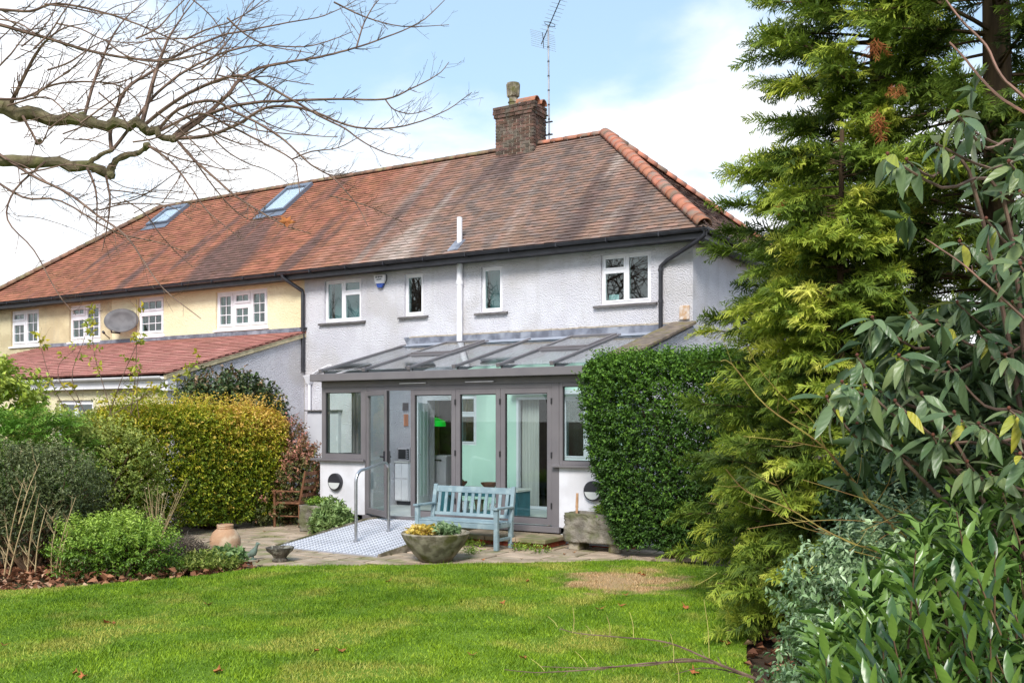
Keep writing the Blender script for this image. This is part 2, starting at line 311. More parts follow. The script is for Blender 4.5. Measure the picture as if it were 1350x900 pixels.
def grass():
    k = 800000
    x = RNG.uniform(-12.3, -.5, k); y = RNG.uniform(3.3, 12.6, k)
    # blades stand thicker in tufts
    tuft = np.sin(x * 5.1 + np.sin(y * 3.7) * 1.4) * np.sin(y * 4.3 + np.sin(x * 2.9) * 1.7)
    keep = inside(LAWN, x, y) & (RNG.random(k) < .72 + .28 * tuft)
    dx = (x + 4.95) * math.cos(YAW) + (y - 10.75) * math.sin(YAW); dy = -(x + 4.95) * math.sin(YAW) + (y - 10.75) * math.cos(YAW)
    bare = np.sqrt(dx ** 2 + dy ** 2 * .9) + .22 * np.sin(x * 6.3 + 1.7 * np.sin(y * 5.1)) * np.sin(y * 7.7 + 1.3 * np.sin(x * 4.9)); keep &= RNG.random(k) < np.clip((bare - .1) / .55, .13, 1)
    # within the view
    b = -x * math.sin(YAW) + y * math.cos(YAW); r_ = x * math.cos(YAW) + y * math.sin(YAW)
    keep &= (np.abs(r_) < .66 * b + 1.2) & (b > 4.9)
    x = x[keep]; y = y[keep]; tuft = tuft[keep]; n_ = len(x)
    h = RNG.uniform(.014, .034, n_) * (1 + .35 * tuft); a = RNG.uniform(0, 2 * np.pi, n_); w = RNG.uniform(.003, .0062, n_)
    edge = RNG.random(n_) < .02; h[edge] *= 1.9
    P = np.stack([x, y, np.full(n_, -.002)], 1); sd_ = np.stack([np.cos(a), np.sin(a), 0 * a], 1) * w[:, None]
    ln = np.stack([RNG.normal(0, .5, n_) * h, RNG.normal(0, .5, n_) * h, h], 1)
    V = np.stack([P - sd_, P + sd_, P + ln], 1).reshape(-1, 3); F = np.arange(n_ * 3).reshape(-1, 3)
    me = np_mesh('lawn_grass', V, F); me.materials.append(M_blade)
    tag(link('lawn_grass', me), 'short green grass blades covering the garden lawn', 'grass', kind='stuff')
grass()
# patio
M_slab = mat('sandstone_slab', S(190, 170, 148), S(160, 142, 122), 3, .85, .4, 30, rnd=.16, c3=S(138, 134, 96), s3=2.4, spec=.25)
M_joint = mat('patio_joint', S(104, 98, 66), S(82, 76, 56), 8, .95, .6, 40)
PATIO = [(-9.41, 9.44), (-8.2, 10.25), (-6.6, 11.47), (-5.55, 12.42), (-5.0, 13.6), (-6, 16.0), (-15, 16.0), (-15, 12.5), (-13.4, 12.2), (-12.9, 10.2), (-11.2, 9.3), (-10.2, 9.0)]
patio = sheet('patio', PATIO, -.012, M_joint)
def clip_poly(pts, poly):
    # clip a convex quad against the half planes that cut the patio's garden edge and left edge
    edges = [((-9.41, 9.44), (-5.55, 12.42)), ((-12.9, 10.2), (-10.2, 9.05)), ((-10.2, 9.05), (-9.41, 9.44))]
    for (a, b) in edges:
        out = []
        f = lambda p: (b[0] - a[0]) * (p[1] - a[1]) - (b[1] - a[1]) * (p[0] - a[0])
        for i in range(len(pts)):
            p, q = pts[i], pts[(i + 1) % len(pts)]; fp, fq = f(p), f(q)
            if fp >= 0: out.append(p)
            if fp * fq < 0: t = fp / (fp - fq); out.append((p[0] + (q[0] - p[0]) * t, p[1] + (q[1] - p[1]) * t))
        pts = out
        if len(pts) < 3: return []
    return pts
def slabs():
    rr = random.Random(5); y = 9.0
    while y < 13.4:
        h = rr.choice([.3, .45, .45, .6]); x = -14.2 + rr.random() * .5
        while x < -5.0:
            w = rr.choice([.3, .45, .6, .6, .75]); g = .012 + rr.random() * .012
            cx_, cy_ = x + w / 2, y + h / 2
            q = [(x + g, y + g), (x + w - g, y + g), (x + w - g, y + h - g), (x + g, y + h - g)]
            q = [(a + rr.uniform(-.012, .012), b + rr.uniform(-.012, .012)) for a, b in q]
            if cx_ > -13.9 + (13.0 - cy_) * .3:
                q = clip_poly(q, None)
                ar = abs(sum(q[i][0] * q[(i + 1) % len(q)][1] - q[(i + 1) % len(q)][0] * q[i][1] for i in range(len(q)))) / 2 if q else 0
                if ar > .02:
                    t = rr.uniform(-.003, .006); tl = rr.uniform(-.006, .006)
                    b = MB(); c0 = (sum(p[0] for p in q) / len(q), sum(p[1] for p in q) / len(q))
                    top = [(p[0], p[1], .004 + t + tl * (p[0] - c0[0])) for p in q]
                    b.prism([(p[0], p[1], -.04) for p in q], (0, 0, 0.036)); n_ = len(q)
                    b.v[n_:] = top; b.build('paving_slab', M_slab, patio, bevel=.006)
            x += w
        y += h
slabs()
# ------------------------------------------------------------------ the two houses
YW, XR, XB, XL = 16.0, -6.0, -15.0, -26.8     # rear wall plane, right corner, party line, far end
EZ, EY, EXR, EXL = 5.18, 15.65, -5.67, -27.15  # eaves
RIDGE_Y, RIDGE_Z, RUN = 19.2, 8.16, 3.55
SL = math.hypot(RUN, RIDGE_Z - EZ); BACK_Y = EY + 2 * RUN
house = thing('house', 'white pebbledashed semi-detached house with brown tiled hipped roof and brick chimney', 'house', (-10.5, 19, 0))
neigh = thing('house', 'cream pebbledashed neighbouring house with orange tiled roof and two roof windows', 'house', (-21, 19, 0))
def wall_grid(b, x0, x1, z0, z1, y, thick, holes):
    xs = sorted({x0, x1, *[h[0] for h in holes], *[h[1] for h in holes]}); zs = sorted({z0, z1, *[h[2] for h in holes], *[h[3] for h in holes]})
    for i in range(len(xs) - 1):
        for j in range(len(zs) - 1):
            a, c, d, e = xs[i], xs[i + 1], zs[j], zs[j + 1]; mx, mz = (a + c) / 2, (d + e) / 2
            if any(h[0] < mx < h[1] and h[2] < mz < h[3] for h in holes): continue
            b.add([(a, y, d), (c, y, d), (c, y, e), (a, y, e)], [(0, 1, 2, 3)]); b.add([(a, y + thick, d), (c, y + thick, d), (c, y + thick, e), (a, y + thick, e)], [(3, 2, 1, 0)])
    for (a, c, d, e) in holes:
        t = y + thick
        b.add([(a, y, d), (c, y, d), (c, t, d), (a, t, d)], [(0, 1, 2, 3)]); b.add([(a, y, e), (c, y, e), (c, t, e), (a, t, e)], [(3, 2, 1, 0)])
        b.add([(a, y, d), (a, t, d), (a, t, e), (a, y, e)], [(0, 1, 2, 3)]); b.add([(c, y, d), (c, t, d), (c, t, e), (c, y, e)], [(3, 2, 1, 0)])
WIN = {'A': (-14.42, -13.39, 4.06, 4.96), 'B': (-12.24, -11.76, 4.08, 4.94), 'C': (-10.36, -9.87, 4.05, 4.93), 'D': (-7.76, -6.78, 4.04, 4.94)}
KD = (-11.66, -10.98, .26, 2.34); MW = (-10.88, -10.45, 1.45, 2.43); FD = (-9.53, -8.66, .26, 2.38); LW = (-8.55, -7.55, 1.2, 2.38)
b = MB(); wall_grid(b, XB, XR, -.05, EZ + .05, YW, .25, list(WIN.values()) + [KD, MW, FD, LW]); b.build('wall', M_white, house, label='white pebbledashed rear wall')
MB().box(XR - .25, XR, YW + .003, BACK_Y - .35, -.05, EZ + .05).build('wall', M_white, house)
MB().box(XB, XR - .251, BACK_Y - .6, BACK_Y - .35, -.05, EZ + .05).build('wall', M_white, house)
NW = {'1': (-26.04, -24.74, 4.0, 4.98), '2': (-23.41, -22.11, 4.02, 4.97), '3': (-20.62, -19.65, 4.04, 5.0), '4': (-17.82, -16.14, 4.07, 4.95)}
XJ = -21.62
b = MB(); wall_grid(b, XJ, XB - .001, -.05, EZ + .05, YW + .012, .25, [NW['3'], NW['4']]); b.build('wall', M_cream, neigh, label='pale cream stretch of pebbledashed wall')
b = MB(); wall_grid(b, XL, XJ - .001, -.05, EZ + .05, YW + .03, .25, [NW['1'], NW['2']]); b.build('wall', M_cream2, neigh, label='weathered darker cream stretch of pebbledashed wall')
MB().box(XL, XL + .25, YW + .034, BACK_Y - .35, -.05, EZ + .05).build('wall', M_cream2, neigh)
MB().box(XL + .251, XB - .001, BACK_Y - .6, BACK_Y - .36, -.05, EZ + .05).build('wall', M_cream2, neigh)

M_obscure = mat('obscured_pane', S(128, 158, 162), S(112, 144, 150), 3, .5)
M_curtain = mat('pale_curtain', S(205, 205, 198), S(186, 186, 182), 9, .9, .4, 12, stretch=(4, 4, .1))
def window(par, rect, lights, y, fw=.045, m=M_upvc, sill=None, bars=None, back=None, sash=.0, blind_w=1):
    """lights: list of (u0,u1,v0,v1) fractions of the opening, each a glazed light; bars: (cols, rows) per light"""
    x0, x1, z0, z1 = rect; W_, H_ = x1 - x0, z1 - z0
    e = link('window', None, par, (0, 0, 0)) if False else None
    fb = MB(); ya, yb = y + .05, y + .12
    fb.box(x0, x0 + fw, ya, yb, z0, z1).box(x1 - fw, x1, ya, yb, z0, z1).box(x0 + fw, x1 - fw, ya, yb, z0, z0 + fw).box(x0 + fw, x1 - fw, ya, yb, z1 - fw, z1)
    fr = fb.build('window', m, par, bevel=.004)
    for k, (u0, u1, v0, v1) in enumerate(lights):
        a, c, d, f = x0 + u0 * W_, x0 + u1 * W_, z0 + v0 * H_, z0 + v1 * H_
        l_ = a + (fw if u0 == 0 else fw / 2) ; r_ = c - (fw if u1 == 1 else fw / 2); bt = d + (fw if v0 == 0 else fw / 2); tp = f - (fw if v1 == 1 else fw / 2)
        s_ = MB(); sw = .03 + sash
        p = .012 if sash else .0
        s_.box(l_ - .004, l_ + sw, ya - .012 - p, yb - .02, bt, tp).box(r_ - sw, r_ + .004, ya - .012 - p, yb - .02, bt, tp).box(l_ + sw, r_ - sw, ya - .012 - p, yb - .02, bt, bt + sw).box(l_ + sw, r_ - sw, ya - .012 - p, yb - .02, tp - sw, tp)
        s_.build('sash', m, fr, bevel=.003)
        MB().box(l_ + sw - .005, r_ - sw + .005, ya + .012, ya + .02, bt + sw - .005, tp - sw + .005).build('pane', M_glass, fr)
        if bars:
            cN, rN = bars[k]; g = MB(); bw = .009
            for i in range(1, cN): xx = l_ + sw + (r_ - l_ - 2 * sw) * i / cN; g.box(xx - bw, xx + bw, ya + .002, ya + .0115, bt + sw, tp - sw)
            for j in range(1, rN): zz = bt + sw + (tp - bt - 2 * sw) * j / rN; g.box(l_ + sw, r_ - sw, ya + .0005, ya + .010, zz - bw, zz + bw)
            g.build('glazing_bar', m, fr)
    # mullions between lights
    ux = sorted({u for L_ in lights for u in L_[:2] if 0 < u < 1})
    mu = MB()
    for u in ux: mu.box(x0 + u * W_ - fw / 2, x0 + u * W_ + fw / 2, ya - .006, yb - .004, z0 + fw, z1 - fw)
    for (u0, u1, v0, v1) in lights:
        if v1 < 1:
            mu.box(x0 + u0 * W_ + (fw if u0 == 0 else fw / 2), x0 + u1 * W_ - (fw if u1 == 1 else fw / 2), ya - .004, yb - .006, z0 + v1 * H_ - fw / 2, z0 + v1 * H_ + fw / 2)
    if mu.v: mu.build('mullion', m, fr, bevel=.003)
    if sill:
        sm, o_, pr = sill; MB().hexa([(x0 - o_, y - pr, z0 - .065), (x1 + o_, y - pr, z0 - .065), (x1 + o_, y + .06, z0 - .05), (x0 - o_, y + .06, z0 - .05), (x0 - o_, y - pr, z0 - .025), (x1 + o_, y - pr, z0 - .025), (x1 + o_, y + .06, z0 - .002), (x0 - o_, y + .06, z0 - .002)]).build('sill', sm, fr, bevel=.004)
    if back:
        bm_, dy, u0, u1 = back
        c_ = MB(); N_ = 26; xa, xb = x0 + u0 * W_, x0 + u1 * W_
        for i in range(N_):
            q0, q1 = i / N_, (i + 1) / N_; f0, f1 = (.02 * math.sin(q0 * 40), .02 * math.sin(q1 * 40)) if bm_ is M_curtain else (0, 0)
            c_.add([(xa + (xb - xa) * q0, y + dy + f0, z0 - .05), (xa + (xb - xa) * q1, y + dy + f1, z0 - .05), (xa + (xb - xa) * q1, y + dy + f1, z1 + .05), (xa + (xb - xa) * q0, y + dy + f0, z1 + .05)], [(0, 1, 2, 3)])
        c_.build('curtain' if bm_ is M_curtain else 'blind', bm_, fr)
    return fr
gs = (M_sill, .13, .07)
window(house, WIN['A'], [(0, .5, 0, 1), (.5, 1, 0, .68), (.5, 1, .68, 1)], YW, sill=gs, back=(M_obscure, .34, 0, 1))
window(house, WIN['B'], [(0, 1, 0, 1)], YW, sill=gs)
window(house, WIN['C'], [(0, 1, 0, 1)], YW, sill=gs, back=(M_obscure, .34, 0, 1))
window(house, WIN['D'], [(0, .5, 0, .68), (0, .5, .68, 1), (.5, 1, 0, 1)], YW, sill=gs)
ws = (M_upvc, .05, .05)
L6 = [(0, .5, 0, .67), (0, .5, .67, 1), (.5, 1, 0, 1)]; B6 = [(2, 2), (2, 1), (2, 3)]
window(neigh, NW['1'], L6, YW + .03, fw=.06, sill=ws, bars=B6, sash=.025)
window(neigh, NW['2'], L6, YW + .03, fw=.06, sill=ws, bars=B6, sash=.025)
window(neigh, NW['3'], [(0, 1, 0, .6), (0, 1, .6, 1)], YW + .012, fw=.06, sill=ws, bars=[(3, 2), (3, 1)], sash=.025)
window(neigh, NW['4'], [(0, .333, 0, 1), (.333, .667, 0, .62), (.333, .667, .62, 1), (.667, 1, 0, 1)], YW + .012, fw=.06, sill=ws, bars=[(2, 3), (2, 2), (2, 1), (2, 3)], sash=.025, back=(M_curtain, .36, 0, .66))

# ---- roofs
def slope(par, org, ax, up, L0, L1, n_out, gauge, tw, thick, length, m, m1, name, Ltot, near=None, limit=None, mb=M_butt):
    """org: eave start; ax: along the eave; up: up the slope; L0(s), L1(s): the course's ends at slope distance s"""
    org = Vector(org); ax = Vector(ax); up = Vector(up); n_out = Vector(n_out); cand = []; rr = random.Random(3)
    k = 0; s_ = -.04
    while s_ < Ltot - gauge * .4:
        a0, a1 = L0(max(s_, 0)), L1(max(s_, 0)); x = a0 - tw * (1 - .5 * (k % 2))
        while x < a1:
            q0, q1 = max(x + .0015, a0), min(x + tw - .0015, a1)
            if q1 - q0 > .02: cand.append((q0, q1, s_, rr.uniform(-.003, .004), rr.uniform(-.006, .006)))
            x += tw
        k += 1; s_ += gauge
    def corners(c, t=1):
        q0, q1, s0, lift, skew = c; s1 = min(s0 + length, Ltot); P = lambda x, s, h: org + ax * x + up * s + n_out * h
        hb, ht = .026 + thick + lift, .004 + thick
        return [P(q0, s0 + skew, hb - thick), P(q1, s0 - skew, hb - thick), P(q1, s1, ht - thick), P(q0, s1, ht - thick), P(q0, s0 + skew, hb), P(q1, s0 - skew, hb), P(q1, s1, ht), P(q0, s1, ht)]
    singles = set()
    if near is not None:
        full = [i for i, c in enumerate(cand) if c[1] - c[0] > tw * .9]
        full.sort(key=lambda i: (org + ax * cand[i][0] + up * cand[i][2] - near).length); singles = set(full[:limit])
    fld = MB()
    for i, c in enumerate(cand):
        if i in singles: continue
        p = corners(c); fld.add(p, [(4, 5, 6, 7), (0, 1, 5, 4), (1, 2, 6, 5), (3, 0, 4, 7)])
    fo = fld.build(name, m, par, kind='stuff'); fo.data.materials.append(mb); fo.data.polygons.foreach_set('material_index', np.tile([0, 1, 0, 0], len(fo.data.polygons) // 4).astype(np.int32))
    me = None
    for i in sorted(singles):
        c = cand[i]; p = corners(c); o0 = p[0]
        if me is None:
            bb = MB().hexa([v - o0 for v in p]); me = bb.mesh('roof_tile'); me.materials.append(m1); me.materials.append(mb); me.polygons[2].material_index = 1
        link('roof_tile', me, par, o0 - wloc(par))
UP = Vector((0, RUN, RIDGE_Z - EZ)) / SL; NO = Vector((0, -(RIDGE_Z - EZ), RUN)) / SL
UPX = Vector((-RUN, 0, RIDGE_Z - EZ)) / SL; NOX = Vector((RIDGE_Z - EZ, 0, RUN)) / SL
fr_ = RUN / SL
def deck(par, name, pts_list):
    b = MB()
    for p in pts_list: b.add(p, [tuple(range(len(p)))])
    return b.build(name, M_deck, par)
RX = EXR - RUN; LX = EXL + RUN
z_ = -.012
H = deck(house, 'roof', [[(XB, EY, EZ + z_), (EXR, EY, EZ + z_), (RX, RIDGE_Y, RIDGE_Z + z_), (XB, RIDGE_Y, RIDGE_Z + z_)], [(EXR, EY, EZ + z_), (EXR, BACK_Y, EZ + z_), (RX, RIDGE_Y, RIDGE_Z + z_)], [(EXR, BACK_Y, EZ + z_), (XB, BACK_Y, EZ + z_), (XB, RIDGE_Y, RIDGE_Z + z_), (RX, RIDGE_Y, RIDGE_Z + z_)]])
H['label'] = 'brown tiled hipped roof with pale lichen streaks'
N_ = deck(neigh, 'roof', [[(EXL, EY, EZ + z_), (XB - .001, EY, EZ + z_), (XB - .001, RIDGE_Y, RIDGE_Z + z_), (LX, RIDGE_Y, RIDGE_Z + z_)], [(EXL, BACK_Y, EZ + z_), (EXL, EY, EZ + z_), (LX, RIDGE_Y, RIDGE_Z + z_)], [(XB - .001, BACK_Y, EZ + z_), (EXL, BACK_Y, EZ + z_), (LX, RIDGE_Y, RIDGE_Z + z_), (XB - .001, RIDGE_Y, RIDGE_Z + z_)]])
N_['label'] = 'orange red tiled roof slope'
G, TW = .118, .19
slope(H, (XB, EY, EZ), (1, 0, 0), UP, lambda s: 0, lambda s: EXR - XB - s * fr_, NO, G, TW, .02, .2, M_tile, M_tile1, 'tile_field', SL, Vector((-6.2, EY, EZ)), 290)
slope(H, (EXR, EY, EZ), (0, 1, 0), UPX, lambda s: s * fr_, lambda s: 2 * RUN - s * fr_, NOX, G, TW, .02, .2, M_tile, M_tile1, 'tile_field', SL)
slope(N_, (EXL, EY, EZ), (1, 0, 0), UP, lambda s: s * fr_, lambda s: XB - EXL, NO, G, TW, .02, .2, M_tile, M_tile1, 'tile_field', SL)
# ridge and hip tiles, one by one
def half_round(r_, ln_, th=.016, n_=8, flare=1.0):
    b = MB(); vs_ = []
    for (x, q) in ((0, 1), (ln_, flare)):
        for rad in (r_ * q, (r_ - th) * q):
            for k in range(n_ + 1): a = math.pi * k / n_; vs_.append((x, rad * math.cos(a), rad * math.sin(a)))
    m_ = n_ + 1
    f = []
    for k in range(n_):
        f.append((k, 2 * m_ + k, 2 * m_ + k + 1, k + 1)); f.append((m_ + k + 1, 3 * m_ + k + 1, 3 * m_ + k, m_ + k))
        f.append((k + 1, m_ + k + 1, m_ + k, k)); f.append((2 * m_ + k, 3 * m_ + k, 3 * m_ + k + 1, 2 * m_ + k + 1))
    f += [(0, m_, 3 * m_, 2 * m_), (m_ - 1, 3 * m_ - 1, 4 * m_ - 1, 2 * m_ - 1)]
    b.add(vs_, f); return b
RMESH = {}
def ridge_row(par, a, b_, name, m, step=.3, r_=.11, skip=None, flare=.94):
    a = Vector(a); b_ = Vector(b_); d = b_ - a; n_ = int(d.length / step); d.normalize()
    key = (m.name, r_, step)
    if key not in RMESH:
        RMESH[key] = half_round(r_, step + .02, flare=flare).mesh(name); RMESH[key].materials.append(m)
        RMESH[key].polygons.foreach_set('use_smooth', [True] * len(RMESH[key].polygons))
    for i in range(n_):
        p = a + d * (i * (a - b_).length / n_)
        if skip and skip(p): continue
        o = link(name, RMESH[key], par, p - wloc(par)); x = d; y = Vector((0, 0, 1)).cross(x).normalized(); z = x.cross(y)
        o.rotation_euler = Matrix((x, y, z)).transposed().to_euler()
        o.rotation_euler.x += random.uniform(-.03, .03)
rz_ = RIDGE_Z + .0
inch = lambda p: -11.95 < p.x < -10.95
ridge_row(H, (-10.85, RIDGE_Y, rz_), (RX + .05, RIDGE_Y, rz_), 'ridge_tile', M_ridge)
ridge_row(H, (XB, RIDGE_Y, rz_), (-11.85, RIDGE_Y, rz_), 'ridge_tile', M_ridgeold)
ridge_row(N_, (LX, RIDGE_Y, rz_), (XB, RIDGE_Y, rz_), 'ridge_tile', M_ridgeold)
ridge_row(H, (RX, RIDGE_Y, RIDGE_Z + .02), (EXR, EY, EZ + .03), 'hip_tile', M_ridge, .26, .13, flare=1.1)
ridge_row(H, (RX, RIDGE_Y, RIDGE_Z + .02), (EXR, BACK_Y, EZ + .03), 'hip_tile', M_ridge, .26, .13, flare=1.1)
ridge_row(N_, (LX, RIDGE_Y, RIDGE_Z + .02), (EXL, EY, EZ + .03), 'hip_tile', M_ridgeold, .26, .12, flare=1.1)
# gutters, fascia, soffit
def gutter(par, a, b_, out, m=M_black, r_=.058):
    a = Vector(a); b_ = Vector(b_); out = Vector(out); bb = MB(); pr = []
    for k in range(9): t = math.pi * k / 8; pr.append(out * (-math.cos(t) * r_) + Vector((0, 0, -math.sin(t) * r_)))
    pr += [p * .88 for p in pr[::-1]]
    bb.prism([a + p for p in pr], b_ - a); return bb.build('gutter', m, par)
gutter(house, (XB, EY - .045, EZ - .015), (EXR + .1, EY - .045, EZ - .015), (0, -1, 0))
gutter(neigh, (EXL, EY - .045, EZ - .02), (XB - .004, EY - .045, EZ - .02), (0, -1, 0))
gutter(house, (EXR + .045, EY - .1, EZ - .018), (EXR + .045, BACK_Y, EZ - .018), (1, 0, 0))
MB().box(XB, EXR, EY + .02, EY + .045, EZ - .17, EZ - .022).build('fascia', M_black, house)
MB().box(EXL, XB - .002, EY + .02, EY + .045, EZ - .17, EZ - .022).build('fascia', M_black, neigh)
MB().box(EXR - .045, EXR - .02, EY + .046, BACK_Y, EZ - .17, EZ - .022).build('fascia', M_black, house)
MB().box(XB, EXR - .046, EY + .046, YW - .002, EZ - .15, EZ - .13).build('soffit', M_black, house)
MB().box(XR + .002, EXR - .046, YW - .001, BACK_Y - .36, EZ - .15, EZ - .13).build('soffit', M_black, house)
MB().box(EXL, XB - .002, EY + .046, YW + .008, EZ - .15, EZ - .13).build('soffit', M_black, neigh)
for x in np.arange(EXL + .7, EXR, 1.0):
    pr_ = house if x > XB else neigh
    MB().box(x - .012, x + .012, EY - .107, EY + .02, EZ - .085, EZ - .012).build('gutter_bracket', M_black, pr_)
# downpipes
def pipe(par, name, pts, r_, m, n_=10): return MB().tube(pts, r_, n_).build(name, m, par, smooth=True)
p1 = pipe(neigh, 'downpipe', [(-15.28, EY - .045, EZ - .06), (-15.28, EY - .045, EZ - .12), (-15.0, YW - .07, 4.78), (-14.985, YW - .07, 4.70), (-14.985, YW - .07, 3.0)], .042, M_black)
MB().box(-15.05, -14.92, YW - .1, YW - .001, 3.95, 3.98).build('pipe_clip', M_black, p1)
p2 = pipe(house, 'downpipe', [(EXR + .03, EY - .04, EZ - .06), (EXR + .03, EY - .04, EZ - .13), (EXR - .1, EY + .02, EZ - .2), (-6.45, YW - .06, 4.73), (-6.57, YW - .06, 4.64), (-6.57, YW - .06, 3.52)], .038, M_black)
for z in (4.55, 4.0): MB().tube([(-6.57, YW - .06, z), (-6.57, YW - .06, z + .05)], .047, 10).build('pipe_clip', M_black, p2)
sp_ = pipe(house, 'soil_pipe', [(-10.82, YW - .07, 3.2), (-10.82, YW - .07, 5.0), (-10.82, YW - .07, 5.02)], .06, M_upvc, 12)
sp_['label'] = 'white soil vent pipe rising through the eaves'
MB().tube([(-10.82, YW - .07, 5.02), (-10.82, YW - .07, 5.95)], .055, 12).build('vent_stack', M_upvc, sp_, smooth=True)
MB().tube([(-10.82, YW - .07, 4.62), (-10.82, YW - .07, 4.7)], .072, 12).build('pipe_collar', M_upvc, sp_, smooth=True)
MB().hexa([(-10.94, 15.68, 5.255), (-10.70, 15.68, 5.255), (-10.70, 15.98, 5.50), (-10.94, 15.98, 5.50), (-10.94, 15.68, 5.275), (-10.70, 15.68, 5.275), (-10.70, 15.98, 5.52), (-10.94, 15.98, 5.52)]).build('lead_slate', M_lead, sp_)
# white waste pipe with hopper by the party line
wp = pipe(house, 'waste_pipe', [(-14.8, YW - .06, .02), (-14.8, YW - .06, 2.78)], .034, M_upvc)
MB().hexa([(-14.84, YW - .10, 2.72), (-14.76, YW - .10, 2.72), (-14.76, YW - .005, 2.72), (-14.84, YW - .005, 2.72), (-14.9, YW - .17, 2.92), (-14.7, YW - .17, 2.92), (-14.7, YW - .005, 2.92), (-14.9, YW - .005, 2.92)]).build('hopper', M_upvc, wp, bevel=.01)
MB().tube([(-14.78, YW - .06, 2.9), (-14.6, YW - .06, 3.0), (-14.25, YW - .06, 3.12), (-14.22, YW - .01, 3.12)], .022, 8).build('branch_pipe', M_upvc, wp, smooth=True)
for z in (.7, 1.75): MB().tube([(-14.8, YW - .06, z), (-14.8, YW - .06, z + .07)], .046, 10).build('pipe_collar', M_upvc, wp, smooth=True)
# chimney
ch = thing('chimney', None, None, (0, 0, 0)); ch.parent = house; ch.location = Vector((-11.35, 19.2, 7.3)) - house.location
CX0, CX1, CY0, CY1 = -11.83, -10.87, 18.88, 19.5
MB().box(CX0 + .012, CX1 - .012, CY0 + .012, CY1 - .012, 7.3, 9.1).build('core', M_mortar, ch)
BL, BH, BD = .225, .06, .1025
bm0 = MB().box(0, BL - .016, 0, BD, 0, BH).mesh('brick'); bm0.materials.append(M_brick)
bm1 = MB().box(0, BD, 0, BL - .016, 0, BH).mesh('brick'); bm1.materials.append(M_brick)
bm2 = MB().box(0, BL / 2 - .01, 0, BD, 0, BH).mesh('brick'); bm2.materials.append(M_brick)
bm3 = MB().box(0, BD, 0, BL / 2 - .01, 0, BH).mesh('brick'); bm3.materials.append(M_brick)
cl = wloc(ch); rr = random.Random(9)
def lay(x0, x1, y0, y1, z, odd):
    """front and right-hand face of one course"""
    x = x0; n_ = 0
    first = odd
    while x < x1 - .02:
        w = BL / 2 if (first or x1 - x < BL * .8) else BL; me = bm2 if w < BL else bm0; first = False
        link('brick', me, ch, Vector((x, y0 + rr.uniform(-.004, .003), z)) - cl); x += w
    y = y0 + (BD + .01); first = not odd
    while y < y1 - .05:
        w = BL / 2 if (first or y1 - y < BL * .8) else BL; me = bm3 if w < BL else bm1; first = False
        link('brick', me, ch, Vector((x1 - BD + rr.uniform(-.003, .004), y, z)) - cl); y += w
z = 7.86; odd = False
while z < 8.83: lay(CX0, CX1, CY0, CY1, z, odd); z += .075; odd = not odd
lay(CX0 - .03, CX1 + .03, CY0 - .03, CY1 + .03, z, odd); z += .075
MB().box(CX0 - .05, CX1 + .05, CY0 - .05, CY1 + .05, z + .003, z + .028).build('drip_course', M_brick, ch); z += .031
for k in range(2): lay(CX0 - .045, CX1 + .045, CY0 - .045, CY1 + .045, z, k == 0); z += .075
MB().box(CX0 - .02, CX1 + .02, CY0 - .02, CY1 + .02, 8.9, z - .01).build('core', M_mortar, ch)
MB().hexa([(CX0 - .03, CY0 - .03, z - .012), (CX1 + .03, CY0 - .03, z - .012), (CX1 + .03, CY1 + .03, z - .012), (CX0 - .03, CY1 + .03, z - .012), (CX0 + .15, CY0 + .12, z + .05), (CX1 - .15, CY0 + .12, z + .05), (CX1 - .15, CY1 - .12, z + .05), (CX0 + .15, CY1 - .12, z + .05)]).build('flaunching', M_mortar, ch)
pot = MB().lathe([(.105, z), (.105, z + .12), (.125, z + .14), (.105, z + .17), (.1, z + .26), (.13, z + .27), (.145, z + .5), (.15, z + .58), (.13, z + .58), (.12, z + .45)], (-11.52, 19.15, 0), 16).build('chimney_pot', M_conc, ch, smooth=True)
for k in range(10):
    a = k * math.pi / 5; MB().beam((-11.52 + .135 * math.cos(a), 19.15 + .135 * math.sin(a), z + .28), (-11.52 + .15 * math.cos(a), 19.15 + .15 * math.sin(a), z + .56), .03, .02, (math.cos(a), math.sin(a), 0)).build('pot_rib', M_conc, pot)
hm = half_round(.13, .5).mesh('cap_tile'); hm.materials.append(M_ridge)
for (x, y) in ((-11.3, 19.02), (-11.3, 19.34)):
    link('cap_tile', hm, ch, Vector((x, y, z + .02)) - cl)
MB().hexa([(CX0 - .05, CY0 - .09, 7.79), (CX1 + .05, CY0 - .09, 7.79), (CX1 + .05, CY0 + .02, 7.91), (CX0 - .05, CY0 + .02, 7.91), (CX0 - .03, CY0 - .05, 7.88), (CX1 + .03, CY0 - .05, 7.88), (CX1 + .03, CY0 + .02, 7.93), (CX0 - .03, CY0 + .02, 7.93)]).build('fillet', M_mortar, ch)
